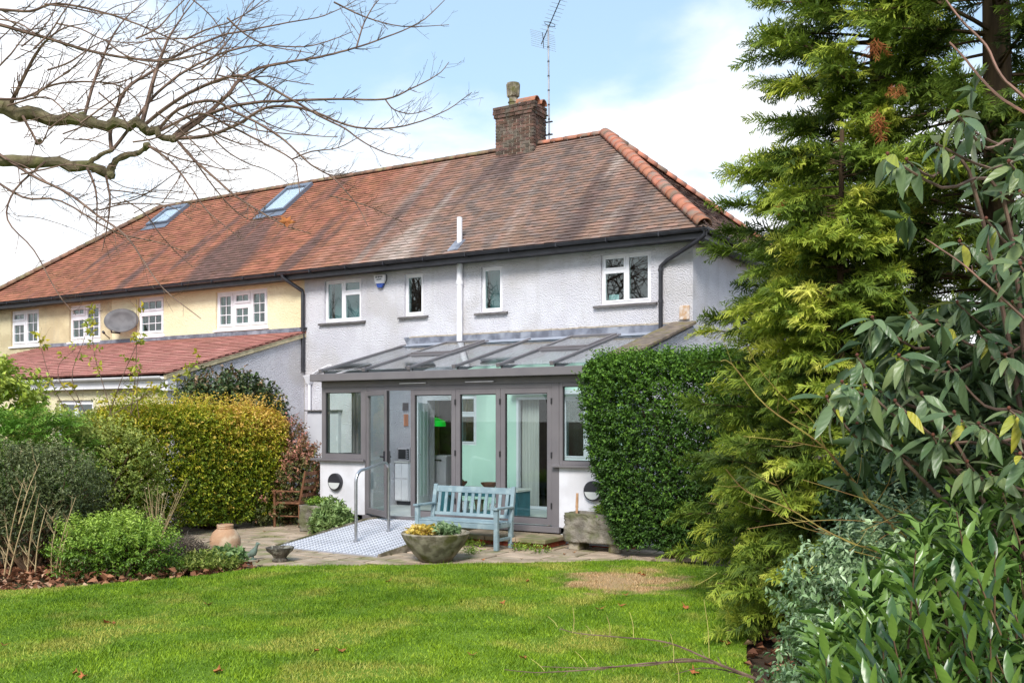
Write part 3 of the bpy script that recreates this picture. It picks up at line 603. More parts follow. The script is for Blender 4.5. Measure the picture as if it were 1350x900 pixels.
# roof windows of the neighbour
for (x0, x1, s0, s1) in ((-23.1, -22.2, 2.9 / fr_ * fr_ * 1.18, 4.42), (-18.4, -17.52, 3.07, 4.45)):
    rw = MB(); P = lambda x, s, h: Vector((x, EY, EZ)) + UP * s + NO * h; fw = .07
    for (a, c, d, e) in ((x0, x0 + fw, s0, s1), (x1 - fw, x1, s0, s1), (x0 + fw, x1 - fw, s0, s0 + fw), (x0 + fw, x1 - fw, s1 - .14, s1)):
        rw.hexa([P(a, d, .0), P(c, d, .0), P(c, e, .0), P(a, e, .0), P(a, d, .13), P(c, d, .13), P(c, e, .13), P(a, e, .13)])
    ro = rw.build('roof_window', mat('roof_window_grey', S(112, 120, 134), None, 4, .5), N_, bevel=.006)
    def rslab(a, c, d, e, h0, h1): return MB().hexa([P(a, d, h0), P(c, d, h0), P(c, e, h0), P(a, e, h0), P(a, d, h1), P(c, d, h1), P(c, e, h1), P(a, e, h1)])
    rslab(x0 + fw, x1 - fw, s0 + fw, s1 - .14, .09, .097).build('roof_pane', glass('roofwin_glass', (.92, .95, .97, 1), 1.7), N_)
    rslab(x0 + .02, x1 - .02, s0 + .02, s1 - .02, .062, .07).build('reflection_panel', mat('painted_bright_reflection', S(232, 236, 240), None, 3, .7), N_)  # added white panel, its colour stands in for a bright reflection in the pane
    rslab(x0 - .06, x1 + .06, s0 - .22, s0, .05, .062).build('apron', mat('roof_window_grey', S(112, 120, 134)), N_)

# ---- the neighbour's lean-to
ext = thing('lean_to_extension', 'single-storey lean-to with red concrete tile roof, cream front and white side wall', 'extension', (-19.5, 14, 0))
XE0, YE = -24.5, 12.45; VX = -15.006
ez0, ez1 = 2.80, 3.86
b = MB(); b.prism([(VX - .2, YE, -.05), (VX - .2, YW - .002, -.05), (VX - .2, YW - .002, 3.76), (VX - .2, YE, 2.73)], (.2, 0, 0)); b.build('side_wall', M_white, ext, label='white pebbledashed side wall of the lean-to')
b = MB(); EWIN = (-18.6, -17.4, 1.3, 2.35)
wall_grid(b, XE0, VX - .201, -.05, 2.72, YE, .2, [EWIN]); b.build('front_wall', M_cream, ext)
window(ext, EWIN, [(0, .5, 0, 1), (.5, 1, 0, 1)], YE, fw=.06, sill=ws)
MB().box(XE0, XE0 + .2, YE + .201, YW - .002, -.05, 2.7).build('side_wall', M_cream, ext)
up2 = Vector((0, YW - 12.25, ez1 - ez0)); L2 = up2.length; up2.normalize(); no2 = Vector((0, -up2.z, up2.y))
b = MB(); b.add([(XE0 - .1, 12.25, ez0 - .02), (VX + .06, 12.25, ez0 - .02), (VX + .06, YW - .004, ez1 - .02), (XE0 - .1, YW - .004, ez1 - .02)], [(0, 1, 2, 3)]); er = b.build('roof', M_deck, ext)
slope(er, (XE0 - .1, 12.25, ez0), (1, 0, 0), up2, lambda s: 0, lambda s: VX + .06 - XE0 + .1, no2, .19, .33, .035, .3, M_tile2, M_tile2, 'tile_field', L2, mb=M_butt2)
b = MB(); b.prism([(VX - .03, 12.25, ez0 - .09), (VX - .03, YW - .004, ez1 - .09), (VX - .03, YW - .004, ez1 + .0), (VX - .03, 12.25, ez0 + .0)], (.085, 0, 0)); b.build('verge', mat('verge_mortar', S(206, 192, 158), S(170, 158, 128), 6, .9, .4, 40), ext)
MB().box(XE0, VX + .02, YE - .16, YE - .135, 2.56, 2.75).build('fascia', M_upvc, ext)
MB().box(XE0, VX + .02, YE - .134, YE - .002, 2.56, 2.58).build('soffit', M_upvc, ext)
gutter(ext, (XE0, YE - .235, 2.77), (VX - .02, YE - .235, 2.77), (0, -1, 0), M_upvc, .06)
MB().box(VX - .16, VX + .04, YE - .165, YE + .04, 2.5, 2.74).build('box_end', M_upvc, ext)
MB().box(XE0, XB - .03, YW - .016, YW - .004, 3.84, 3.99).build('flashing', M_lead, neigh)
MB().hexa([(XE0, YW - .14, 3.835), (XB - .1, YW - .14, 3.835), (XB - .1, YW - .017, 3.87), (XE0, YW - .017, 3.87), (XE0, YW - .14, 3.85), (XB - .1, YW - .14, 3.85), (XB - .1, YW - .017, 3.885), (XE0, YW - .017, 3.885)]).build('flashing', M_lead, neigh)
# things fixed to the walls
al = thing('alarm_box', 'small white alarm box with blue base fixed high on the white wall', 'alarm', (-12.84, YW, 4.72))
sh = [(-.14, .12), (.14, .12), (.145, .02), (.11, -.06), (-.10, -.06), (-.14, .02)]
MB().prism([(x, -.02, z + .13) for x, z in sh], (0, -.06, 0)).build('cover', M_upvc, al, local=True, bevel=.01)
MB().prism([(x * 1.04, -.001, z + .13) for x, z in sh], (0, -.018, 0)).build('back_plate', M_black, al, local=True)
MB().prism([(-.10, -.02, .068), (.11, -.02, .068), (.055, -.02, -.02), (-.045, -.02, -.02)], (0, -.055, 0)).build('strobe', mat('blue_lens', S(24, 70, 160), None, 3, .25, spec=.6), al, local=True, bevel=.008)
M_ink = mat('dark_print', S(40, 44, 60), None, 3, .6)
for k, x in enumerate((-.095, -.062, -.028, .004, .036, .07)): MB().box(x, x + (.016 if k % 2 else .024), -.0815, -.0802, .185 + .004 * (k % 2), .225).build('lettering', M_ink, al, local=True)
MB().box(-.07, .06, -.0815, -.0802, .145, .163).build('lettering', M_ink, al, local=True)
# satellite dish
dish = thing('satellite_dish', 'dark grey oval satellite dish on the cream wall between two windows', 'satellite dish', (-21.3, YW + .01, 4.2))
b = MB(); prof = []; nn = 28; rings = [(0, 0), (.16, .012), (.3, .05), (.42, .1)]
for (rx, dep_) in rings[1:]:
    for k in range(nn): a = 2 * math.pi * k / nn; b.v.append((rx * math.cos(a), -.42 - dep_, rx * .78 * math.sin(a)))
b.v.append((0, -.42, 0)); c0 = len(b.v) - 1
for k in range(nn): b.f.append((c0, (k + 1) % nn, k))
for r_ in range(2):
    for k in range(nn): b.f.append((r_ * nn + k, r_ * nn + (k + 1) % nn, (r_ + 1) * nn + (k + 1) % nn, (r_ + 1) * nn + k))
do = b.build('reflector', mat('dish_grey', S(112, 110, 112), S(96, 94, 96), 5, .6), dish, local=True, smooth=True); do.rotation_euler = (R(-20), 0, R(38)); do.location = (.1, .12, .05)
sm_ = do.modifiers.new('solid', 'SOLIDIFY'); sm_.thickness = .012
MB().tube([(0, 0, -.05), (0, -.25, -.05), (.05, -.3, .05)], .022, 8).build('bracket', M_black, dish, local=True)
MB().tube([(.08, -.36, -.22), (.34, -.72, -.12)], .012, 6).build('feed_arm', M_black, dish, local=True)
MB().tube([(.33, -.7, -.12), (.36, -.76, -.09)], .03, 8).build('receiver', M_black, dish, local=True)
# tv aerial
ae = thing('tv_aerial', 'tall thin television aerial on a mast strapped to the chimney', 'aerial', (-10.72, 19.42, 8.1))
M_alu = mat('weathered_alloy', S(170, 172, 178), S(140, 142, 150), 6, .5, metal=.3)
MB().tube([(0, 0, 0), (-.03, 0, 2.85)], .02, 8).build('mast', M_alu, ae, local=True, smooth=True)
for z in np.arange(.35, 2.6, .33): MB().tube([(-.003 - z * .0103, 0, z), (-.003 - z * .0103, 0, z + .03)], .026, 8).build('step_band', M_black, ae, local=True)
for z in (.33, .62): MB().box(-.16, .08, -.02, .02, z, z + .025).build('bracket', M_black, ae, local=True)
bd = Vector((.62, -.4, .55)).normalized(); bx_ = Vector((-.03, 0, 2.78)); side = Vector((-.70, -.70, .16)).normalized()
a0, a1 = bx_ - bd * .42, bx_ + bd * .95
bo = MB().tube([a0, a1], .013, 6).build('boom', M_black, ae, local=True)
for i in range(11):
    p = a0 + bd * (.36 + i * .095); MB().tube([p - side * .17, p + side * .17], .0045, 4).build('director', M_alu, ae, local=True)
upv = bd.cross(side).normalized()
if upv.z < 0: upv = -upv
rf0 = a0 + bd * .12
MB().tube([rf0 + upv * .34 - bd * .02, rf0, rf0 - upv * .34 - bd * .02], .009, 5).build('reflector_post', M_black, ae, local=True)
for i in range(9):
    q = (i - 4) / 4; p = rf0 + upv * .34 * q - bd * .02 * abs(q); MB().tube([p - side * .3, p + side * .3], .004, 4).build('reflector_rod', M_alu, ae, local=True)
MB().tube([bx_ + bd * .1 + upv * .05 - side * .12, bx_ + bd * .1 + upv * .09, bx_ + bd * .1 + upv * .05 + side * .12, bx_ + bd * .1 - upv * .05 + side * .12, bx_ + bd * .1 - upv * .09, bx_ + bd * .1 - upv * .05 - side * .12, bx_ + bd * .1 + upv * .05 - side * .12], .008, 5).build('dipole', M_black, ae, local=True)
# meter cupboard on the white wall
mc = thing('meter_cupboard', 'pale grey meter cupboard with a small shelf on the white wall beside the conservatory', 'cupboard', (-14.38, YW, 0))
MB().box(-14.83, -13.94, YW - .10, YW - .002, .95, 2.13).build('door', mat('pale_grey_paint', S(208, 208, 214), S(198, 198, 205), 2, .7), mc, bevel=.006)
MB().box(-14.87, -13.90, YW - .16, YW - .002, 2.135, 2.16).build('hood', M_sill, mc)
MB().box(-13.98, -13.96, YW - .115, YW - .101, 1.5, 1.6).build('handle', M_upvc, mc)

nt_ = thing('paper_notice', 'small white printed card standing inside the upstairs window beside the downpipe', 'notice', (-7.6, YW + .22, 4.07))
MB().box(-.1, .1, -.003, .003, .0, .17).build('card', M_upvc, nt_, local=True); MB().box(-.055, .05, -.0045, -.0035, .04, .075).build('print', mat('grey_card', S(120, 112, 112), None, 3, .7), nt_, local=True)
MB().box(-.1, .1, -.0, .05, -.004, .0).build('foot', M_upvc, nt_, local=True)
# ------------------------------------------------------------------ conservatory
YF = 13.42; ZF = .26
cons = thing('conservatory', 'grey aluminium lean-to conservatory with glazed roof and folding doors', 'conservatory', (-9.2, 14.7, 0))
def fbox(name, *a, m=M_grey, par=cons, bev=.005): return MB().box(*a).build(name, m, par, bevel=bev)
fbox('floor', -12.16, -6.26, YF + .0, YW - .004, .02, ZF, m=M_floor, bev=0)
fbox('dwarf_wall', -12.2, -11.15, YF, YF + .24, -.03, 1.205, m=M_render)
fbox('dwarf_wall', -12.2, -11.97, YF + .241, 14.58, -.03, 1.205, m=M_render)
fbox('side_wall', -12.2, -12.0, 14.581, YW - .003, -.03, 2.58, m=M_white, bev=0)
b = MB(); b.prism([(-12.14, YF + .1, 2.5), (-12.14, YW - .01, 2.5), (-12.14, YW - .01, 3.36), (-12.14, YF + .1, 2.72)], (.06, 0, 0)); b.build('side_gable', M_grey, cons)
fbox('dwarf_wall', -7.235, -6.0, YF, YF + .24, .16, 1.205, m=M_render)
fbox('brick_base', -7.235, -6.0, YF + .01, YF + .23, -.03, .158, m=M_brickr, bev=0)
# sills
fbox('sill', -12.36, -11.12, YF - .09, YF + .1, 1.207, 1.245)
fbox('sill', -12.36, -12.1, YF + .101, 14.6, 1.207, 1.245)
fbox('sill', -7.33, -6.2, YF - .09, YF + .1, 1.207, 1.245)
def frame(par, x0, x1, z0, z1, w, y0, y1, name='frame', m=M_grey, wb=None):
    wb = wb or w; b = MB()
    b.box(x0, x0 + w, y0, y1, z0, z1).box(x1 - w, x1, y0, y1, z0, z1).box(x0 + w, x1 - w, y0, y1, z0, z0 + wb).box(x0 + w, x1 - w, y0, y1, z1 - w, z1)
    return b.build(name, m, par, bevel=.004)
def glazed(name, x0, x1, z0, z1, w, y0=YF + .0, y1=YF + .07, wb=None, par=cons, label=None):
    f = frame(par, x0, x1, z0, z1, w, y0, y1, name, wb=wb)
    g = .012; wb = wb or w
    frame(f, x0 + w, x1 - w, z0 + wb, z1 - w, g, y0 + .014, y1 - .014, 'gasket', M_greydark)
    MB().box(x0 + w + .004, x1 - w - .004, y0 + .03, y0 + .038, z0 + wb + .004, z1 - w - .004).build('pane', M_glassc, f)
    if label: f['label'] = label
    return f
glazed('window', -12.16, -11.15, 1.246, 2.53, .09)
fbox('post', -11.148, -11.10, YF - .004, YF + .074, .27, 2.53)
P2, P3, P4 = (-10.135, -9.2), (-9.195, -8.32), (-8.315, -7.365)
for k, (a, c) in enumerate((P2, P3, P4)):
    d = glazed('folding_door', a, c, .29, 2.455, .085, wb=.1)
    for z in (.55, 1.35, 2.2): MB().box(c - .012, c + .012, YF - .018, YF + .0, z, z + .09).build('hinge', M_greydark, d)
fbox('post', -7.363, -7.235, YF - .004, YF + .078, .27, 2.53)
glazed('window', -7.233, -6.3, 1.246, 2.53, .06)
fbox('head', -12.16, -6.26, YF - .008, YF + .09, 2.531, 2.64)
fbox('head', -11.098, -7.364, YF - .002, YF + .08, 2.457, 2.529)
fbox('threshold', -11.15, -7.2, YF - .07, YF + .1, .18, .27, m=M_grey)
fbox('threshold', -11.15, -7.2, YF - .0, YF + .2, -.03, .178, m=M_brickr)
fbox('eaves_beam', -12.27, -6.24, YF - .2, YF + .12, 2.643, 2.775, bev=.008)
for (a, c) in ((-10.35, -9.78), (-8.98, -8.42)):
    fbox('trickle_vent', a, c, YF - .045, YF - .0085, 2.565, 2.585, m=M_steel)
# open door leaf
dl = thing('open_door', None, None, (0, 0, 0)); dl.parent = cons; dl.location = Vector((-11.085, YF - .01, 0)) - cons.location; dl.rotation_euler.z = R(-28.5)
def leaf_box(name, m, *a, par=dl, bev=.004): return MB().box(*a).build(name, m, par, local=True, bevel=bev)
b = MB(); W_ = .925; w = .085
b.box(0, w, -.035, .035, .30, 2.45).box(W_ - w, W_, -.035, .035, .30, 2.45).box(w, W_ - w, -.035, .035, .30, .40).box(w, W_ - w, -.035, .035, 2.45 - w, 2.45); b.build('door_frame', M_grey, dl, local=True, bevel=.004)
leaf_box('pane', M_glassc, w, W_ - w, -.004, .004, .40, 2.45 - w, bev=0)
leaf_box('edge_seal', M_greydark, W_ + .001, W_ + .008, -.02, .02, .31, 2.44, bev=0)
b = MB(); b.box(W_ - .06, W_ - .03, -.06, -.036, 1.22, 1.42); b.box(W_ - .17, W_ - .03, -.075, -.055, 1.31, 1.335); b.build('handle', M_black, dl, local=True)
b = MB(); b.box(W_ - .06, W_ - .03, .036, .06, 1.22, 1.42); b.box(W_ - .17, W_ - .03, .055, .075, 1.31, 1.335); b.build('handle', M_black, dl, local=True)
# left side glazing
SXL = -12.16
b = MB(); y0, y1 = YF + .075, 14.30
b.box(SXL, SXL + .07, y0, y0 + .07, 1.246, 2.53).box(SXL, SXL + .07, y1 - .05, y1, 1.246, 2.53).box(SXL, SXL + .07, y0 + .07, y1 - .05, 1.246, 1.33).box(SXL, SXL + .07, y0 + .07, y1 - .05, 2.45, 2.53)
so = b.build('side_window', M_grey, cons); MB().box(SXL + .03, SXL + .038, y0 + .07, y1 - .05, 1.33, 2.45).build('pane', M_glassc, so)
fbox('post', SXL, SXL + .12, 14.301, 14.58, 1.246, 2.53)
# roof: rafters, glass, roof vents
RF = [-12.0, -11.0, -10.02, -9.09, -8.23, -7.25, -6.3]; ya, za, yb, zb = 13.22, 2.80, 15.72, 3.425
rs = Vector((0, yb - ya, zb - za)); RLn = rs.length; rs.normalize(); rn = Vector((0, -rs.z, rs.y))
RP = lambda x, s, h: Vector((x, ya, za)) + rs * s + rn * h
def slab(b, x0, x1, s0, s1, h0, h1): return b.hexa([RP(x0, s0, h0), RP(x1, s0, h0), RP(x1, s1, h0), RP(x0, s1, h0), RP(x0, s0, h1), RP(x1, s0, h1), RP(x1, s1, h1), RP(x0, s1, h1)])
for i, x in enumerate(RF):
    r_ = slab(MB(), x - .028, x + .028, 0, RLn, .0, .05).build('rafter', M_grey, cons, bevel=.008)
    slab(MB(), x - .034, x + .034, -.02, .05, -.005, .062).build('end_cap', M_grey, r_, bevel=.008)
    slab(MB(), x - .022, x + .022, .1, RLn, -.09, -.002).build('rafter_web', M_grey, r_)
for i in range(len(RF) - 1):
    a, c = RF[i] + .024, RF[i + 1] - .024
    if i in (1, 4):
        slab(MB(), a, c, .0, RLn * .52, .012, .024).build('roof_glass', M_glassr, cons)
        v = MB(); s0, s1 = RLn * .53, RLn * .985
        slab(v, a + .005, a + .06, s0, s1, .005, .07); slab(v, c - .06, c - .005, s0, s1, .005, .07); slab(v, a + .06, c - .06, s0, s0 + .055, .005, .07); slab(v, a + .06, c - .06, s1 - .055, s1, .005, .07)
        vo = v.build('roof_vent', M_grey, cons, bevel=.006); slab(MB(), a + .06, c - .06, s0 + .055, s1 - .055, .045, .055).build('pane', M_glassr, vo)
        slab(MB(), a, c, RLn * .5, RLn * .525, -.02, .034).build('transom', M_grey, cons)
    else:
        slab(MB(), a, c, .0, RLn, .012, .024).build('roof_glass', M_glassr, cons)
b = MB(); b.add([(-12.05, 15.55, 3.415), (-6.3, 15.55, 3.415), (-6.3, YW - .015, 3.5), (-12.05, YW - .015, 3.5)], [(0, 1, 2, 3)]); b.build('lead_apron', M_lead2, cons)
nF = 7
for i in range(nF):
    xa = -12.14 + i * (6.14 - .25) / nF; xb = xa + 5.89 / nF - .004
    b = MB(); j = random.uniform(-.01, .01)
    b.hexa([(xa - (.06 if i == 0 else 0) * 0, YW - .03, 3.46), (xb, YW - .03, 3.46), (xb, YW - .002, 3.46), (xa, YW - .002, 3.46), (xa - (.1 if i == 0 else 0), YW - .02, 3.63 + j), (xb, YW - .02, 3.63 + j), (xb, YW - .002, 3.64 + j), (xa - (.1 if i == 0 else 0), YW - .002, 3.64 + j)]); b.build('flashing', M_lead, cons)
b = MB(); xs = np.linspace(-12.1, -6.25, 180)
for i in range(179):
    h0 = 3.645 + .012 * noise.noise((xs[i] * 3, 0, 0)) + .008 * noise.noise((xs[i] * 14, 3, 0)); b.box(xs[i], xs[i + 1] - .002, YW - .024, YW - .004, h0 - .02, h0 + .006)
b.build('mortar_line', M_mortar, cons, kind='stuff')
# right parapet with stone coping
b = MB(); b.prism([(-6.25, YF + .241, -.03), (-6.25, YW - .004, -.03), (-6.25, YW - .004, 3.55), (-6.25, YF + .241, 2.92)], (.248, 0, 0)); b.build('parapet_wall', M_white, cons)
b = MB(); b.prism([(-6.25, YF - .04, 2.64), (-6.25, YF + .24, 2.64), (-6.25, YF + .24, 2.92), (-6.25, YF - .04, 2.86)], (.248, 0, 0)); b.build('parapet_end', M_white, cons)
M_cop = mat('mossy_coping', S(142, 126, 112), S(110, 98, 88), 7, .95, .8, 25, bdist=.02, c3=S(128, 116, 78), s3=5, rnd=.1)
cs = Vector((0, YW - .01 - 13.33, 3.60 - 2.90)); cl_ = cs.length; cs.normalize(); cn = Vector((0, -cs.z, cs.y))
for i in range(4):
    s0, s1 = cl_ * i / 4 + .004, cl_ * (i + 1) / 4 - .004; Q = lambda x, s, h: Vector((x, 13.33, 2.90)) + cs * s + cn * h; dz = random.uniform(-.008, .008)
    MB().hexa([Q(-6.36, s0, 0), Q(-5.92, s0, 0), Q(-5.92, s1, 0), Q(-6.36, s1, 0), Q(-6.36, s0, .055 + dz), Q(-5.92, s0, .055), Q(-5.92, s1, .055), Q(-6.36, s1, .055 + dz)]).build('coping_stone', M_cop, cons, bevel=.012)
MB().box(-6.24, -6.05, YW - .04, YW - .003, 3.68, 3.93).build('brick_stub', mat('flaking_brick', S(186, 146, 104), S(214, 204, 196), 9, .9, .5, 50), cons, bevel=.02)
MB().tube([(-6.30, 13.30, 2.88), (-6.31, 13.28, 2.82), (-6.27, 13.3, 2.72)], .035, 8).build('outlet', M_black, cons)
# inner lining, wall openings and what stands in the room
lin = MB(); wall_grid(lin, -10.93, -6.27, ZF + .002, 3.3, YW - .03, .026, [MW, FD, LW]); lin.build('inner_wall', M_mint, cons, label='mint green painted inner wall')
fbox('chimney_breast', -10.17, -9.93, YW - .12, YW - .032, ZF + .002, 3.2, m=M_mint)
window(house, MW, [(0, 1, 0, .62), (0, 1, .62, 1)], YW - .06, fw=.04)
window(house, LW, [(0, .5, 0, 1), (.5, 1, 0, 1)], YW - .06, fw=.05)
fd = frame(house, FD[0], FD[1], FD[2] + .004, FD[3], .05, YW - .05, YW + .04, 'french_door', M_upvc)
fbox('shelf', -9.6, -7.4, YW - .2, YW - .035, 2.42, 2.5, m=M_upvc)
def curtain_mesh(x0, x1, y, z0, z1, folds, amp):
    b = MB(); N_ = folds * 8
    for i in range(N_ + 1):
        q = i / N_
        for z in (z0, z1): b.v.append((x0 + (x1 - x0) * q, y + amp * math.sin(q * folds * 2 * math.pi) * (1 if z == z0 else .8), z))
    for i in range(N_): b.f.append((2 * i, 2 * i + 2, 2 * i + 3, 2 * i + 1))
    return b
cu = curtain_mesh(-9.5, -9.12, YW + .12, .30, 2.33, 6, .03).build('curtain', M_curtain, smooth=True, loc=(-9.3, YW + .12, .3), label='pale grey curtain hanging inside the glazed rear doors', cat='curtain')
# rooms behind the rear wall
room = MB()
def roombox(x0, x1, y0, y1, z0, z1, m, name):
    b = MB(); b.add([(x0, y0, z0), (x1, y0, z0), (x1, y1, z0), (x0, y1, z0), (x0, y0, z1), (x1, y0, z1), (x1, y1, z1), (x0, y1, z1)], [(0, 1, 2, 3), (7, 6, 5, 4), (1, 5, 6, 2), (2, 6, 7, 3), (3, 7, 4, 0)])
    return b.build(name, m, house)
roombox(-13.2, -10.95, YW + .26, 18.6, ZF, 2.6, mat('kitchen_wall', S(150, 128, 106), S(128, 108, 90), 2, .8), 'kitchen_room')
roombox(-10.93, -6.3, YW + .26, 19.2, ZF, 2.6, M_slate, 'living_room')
wd = thing('interior_door', 'white panelled interior door standing open at the back of the conservatory', 'door', (-11.62, YW - .03, ZF), rz=R(-70))
def bx(name, m, *a, par=None, bev=.004): return MB().box(*a).build(name, m, par, local=True, bevel=bev)
bx('leaf', M_upvc, 0, .76, -.02, .02, .01, 2.02, par=wd)
for (a, c) in ((.14, .34), (.42, .62)):
    bx('panel', mat('door_glazing', S(210, 222, 216), None, 3, .3), a, c, -.026, .026, .2, 1.86, par=wd)
    bx('moulding', M_upvc, a - .03, a, -.03, .03, .17, 1.89, par=wd)
bx('handle', M_steel, .68, .74, -.06, .06, 1.0, 1.03, par=wd)
dp = MB().box(-12.52, -12.24, 17.2, 17.24, ZF, 2.5).build('wooden_post', mat('pine_board', S(206, 168, 126), S(190, 150, 108), 6, .6), loc=(-12.38, 17.22, ZF), label='tall pine board beside the dark kitchen doorway', cat='board')
fg = thing('refrigerator', 'silver grey refrigerator with dark handle just inside the kitchen doorway', 'refrigerator', (-11.73, YW + .72, ZF))
M_silver = mat('silver_enamel', S(176, 172, 178), S(168, 164, 170), 3, .4)
bx('body', M_silver, -.26, .22, -.25, .25, 0, .95, par=fg, bev=.02)
bx('door', M_silver, -.262, .222, -.29, -.252, .04, .93, par=fg, bev=.015)
bx('handle', M_black, -.2, .12, -.305, -.291, .84, .87, par=fg)
gl = thing('pendant_lamp', 'bright green glass pendant lamp hanging in the dark doorway', 'lamp', (-11.84, YW + .5, 1.95))
gm = mat('green_glass', S(20, 190, 60), None, 3, .2, spec=.6)
gm.node_tree.nodes['Principled BSDF'].inputs['Emission Color'].default_value = S(10, 210, 50); gm.node_tree.nodes['Principled BSDF'].inputs['Emission Strength'].default_value = .22
MB().lathe([(.235, -.14), (.24, -.10), (.22, -.02), (.10, .03), (.03, .05), (.02, .02), (.09, .0), (.2, -.05), (.225, -.13)], (0, 0, 0), 20).build('shade', gm, gl, local=True, smooth=True)
MB().tube([(0, 0, .04), (0, 0, .64)], .006, 6).build('cord', M_black, gl, local=True)
ku = thing('kitchen_unit', 'white kitchen base unit with worktop seen through the open door', 'cabinet', (-11.85, 15.65, ZF))
bx('carcass', M_upvc, -.135, .19, -.28, .33, .08, .83, par=ku); bx('plinth', M_black, -.13, .185, -.24, .32, 0, .08, par=ku)
bx('worktop', mat('pale_worktop', S(200, 198, 194), None, 3, .4), -.145, .2, -.31, .33, .832, .868, par=ku)
for a, c in ((-.13, .025), (.032, .187)):
    bx('cupboard_door', M_upvc, a, c, -.30, -.281, .1, .52, par=ku); bx('drawer_front', M_upvc, a, c, -.30, -.281, .53, .82, par=ku)
mwv = thing('microwave', 'silver microwave oven with dark window on the kitchen worktop', 'microwave', (-11.84, 15.62, ZF + .869))
bx('case', M_silver, -.13, .17, -.2, .2, 0, .27, par=mwv, bev=.01); bx('window', M_greydark, -.11, .08, -.206, -.201, .04, .23, par=mwv); bx('control_panel', M_black, .095, .16, -.206, -.201, .03, .24, par=mwv)
for k in range(4): bx('button', M_steel, .11, .145, -.212, -.207, .05 + k * .045, .075 + k * .045, par=mwv)
tb1 = MB().box(-12.0, -11.985, 15.62, 15.80, 2.14, 2.29).build('picture', mat('grey_card', S(120, 112, 112), None, 3, .7), loc=(-11.995, 15.71, 2.14), label='small square grey panel on the white side wall', cat='panel')
tb2 = MB().box(-12.0, -11.985, 15.66, 15.80, 1.82, 2.06).build('picture', mat('orange_card', S(206, 142, 112), None, 3, .7), loc=(-11.995, 15.73, 1.82), label='small terracotta coloured plaque below the square grey panel', cat='plaque', bevel=.03)
tbl = thing('console_table', 'teal framed console table with pale top inside the folding doors', 'table', (-9.35, 14.35, ZF))
bx('top', mat('pale_top', S(206, 204, 200), None, 3, .5), -.72, .95, -.24, .24, .46, .50, par=tbl)
for x in (-.70, .73): bx('end_panel', M_teal, x, x + .2, -.22, .22, .02, .458, par=tbl)
bx('apron', M_teal, -.498, .728, -.225, -.2, .36, .458, par=tbl); bx('shelf', M_teal, -.498, .728, -.2, .2, .06, .09, par=tbl)
for k, (x, r_) in enumerate(((-9.72, .135), (-9.1, .155))):
    bo = thing('wooden_bowl', ['small woven bowl filled with fir cones on the console table', 'shallow dark wooden dish at the far end of the console table'][k], 'bowl', (x, 14.32, ZF + .501))
    MB().lathe([(r_ * .5, 0), (r_ * .9, .06), (r_, .095), (r_ * .93, .095), (r_ * .8, .05), (r_ * .3, .025)], n_=20).build('bowl', mat('brown_basket', S(112, 76, 58), S(84, 56, 44), 20, .8), bo, local=True, smooth=True)
    if k == 0:
        for j in range(6): a = j * 1.05; MB().lathe([(.012, .05), (.034, .07), (.03, .1), (.008, .125)], (.055 * math.cos(a), .055 * math.sin(a), 0), 7).build('fir_cone', mat('cone_green', S(70, 84, 48), S(92, 70, 50), 20, .9), bo, local=True)
for k, (x, h_) in enumerate(((-9.6, .16), (-9.3, .2), (-9.0, .14))):
    pp = thing('plant_pot', ['tall white', 'round pale', 'small cream'][k] + ' flower pot on the lower shelf of the teal table', 'pot', (x, 14.3, ZF + .092))
    MB().lathe([(.06, 0), (.085, h_ * .9), (.095, h_), (.08, h_), (.07, h_ * .8)], n_=14).build('pot', M_upvc if k != 1 else M_conc, pp, local=True, smooth=True)
st = thing('wooden_stick', 'short pale wooden stick standing inside the last glass door', 'stick', (-7.6, 13.75, ZF)); MB().tube([(0, 0, 0), (.01, 0, .25), (.06, .02, .5)], [.035, .033, .028], 8).build('shaft', mat('pale_wood', S(206, 168, 134), S(184, 142, 108), 10, .7), st, local=True, smooth=True)
# bulkhead lights
for k, (x, z) in enumerate(((-11.8, .83), (-6.62, .86))):
    wl = thing('wall_light', ['round black bulkhead light on the low white wall beside the open door', 'round black bulkhead light on the low wall above the stone trough'][k], 'light', (x, YF, z))
    def disc(r0, y0, y1, a0, a1, n_=24):
        pts = [(r0 * math.cos(a0 + (a1 - a0) * i / n_), y0, r0 * math.sin(a0 + (a1 - a0) * i / n_)) for i in range(n_ + 1 if a1 - a0 < 6 else n_)]
        return MB().prism(pts, (0, y1 - y0, 0))
    disc(.155, -.075, -.001, 0, 2 * math.pi).build('body', M_black, wl, local=True, bevel=.012)
    disc(.13, -.082, -.074, math.pi + .12, 2 * math.pi - .12).build('diffuser', mat('opal_lens', S(206, 208, 206), None, 3, .35), wl, local=True)
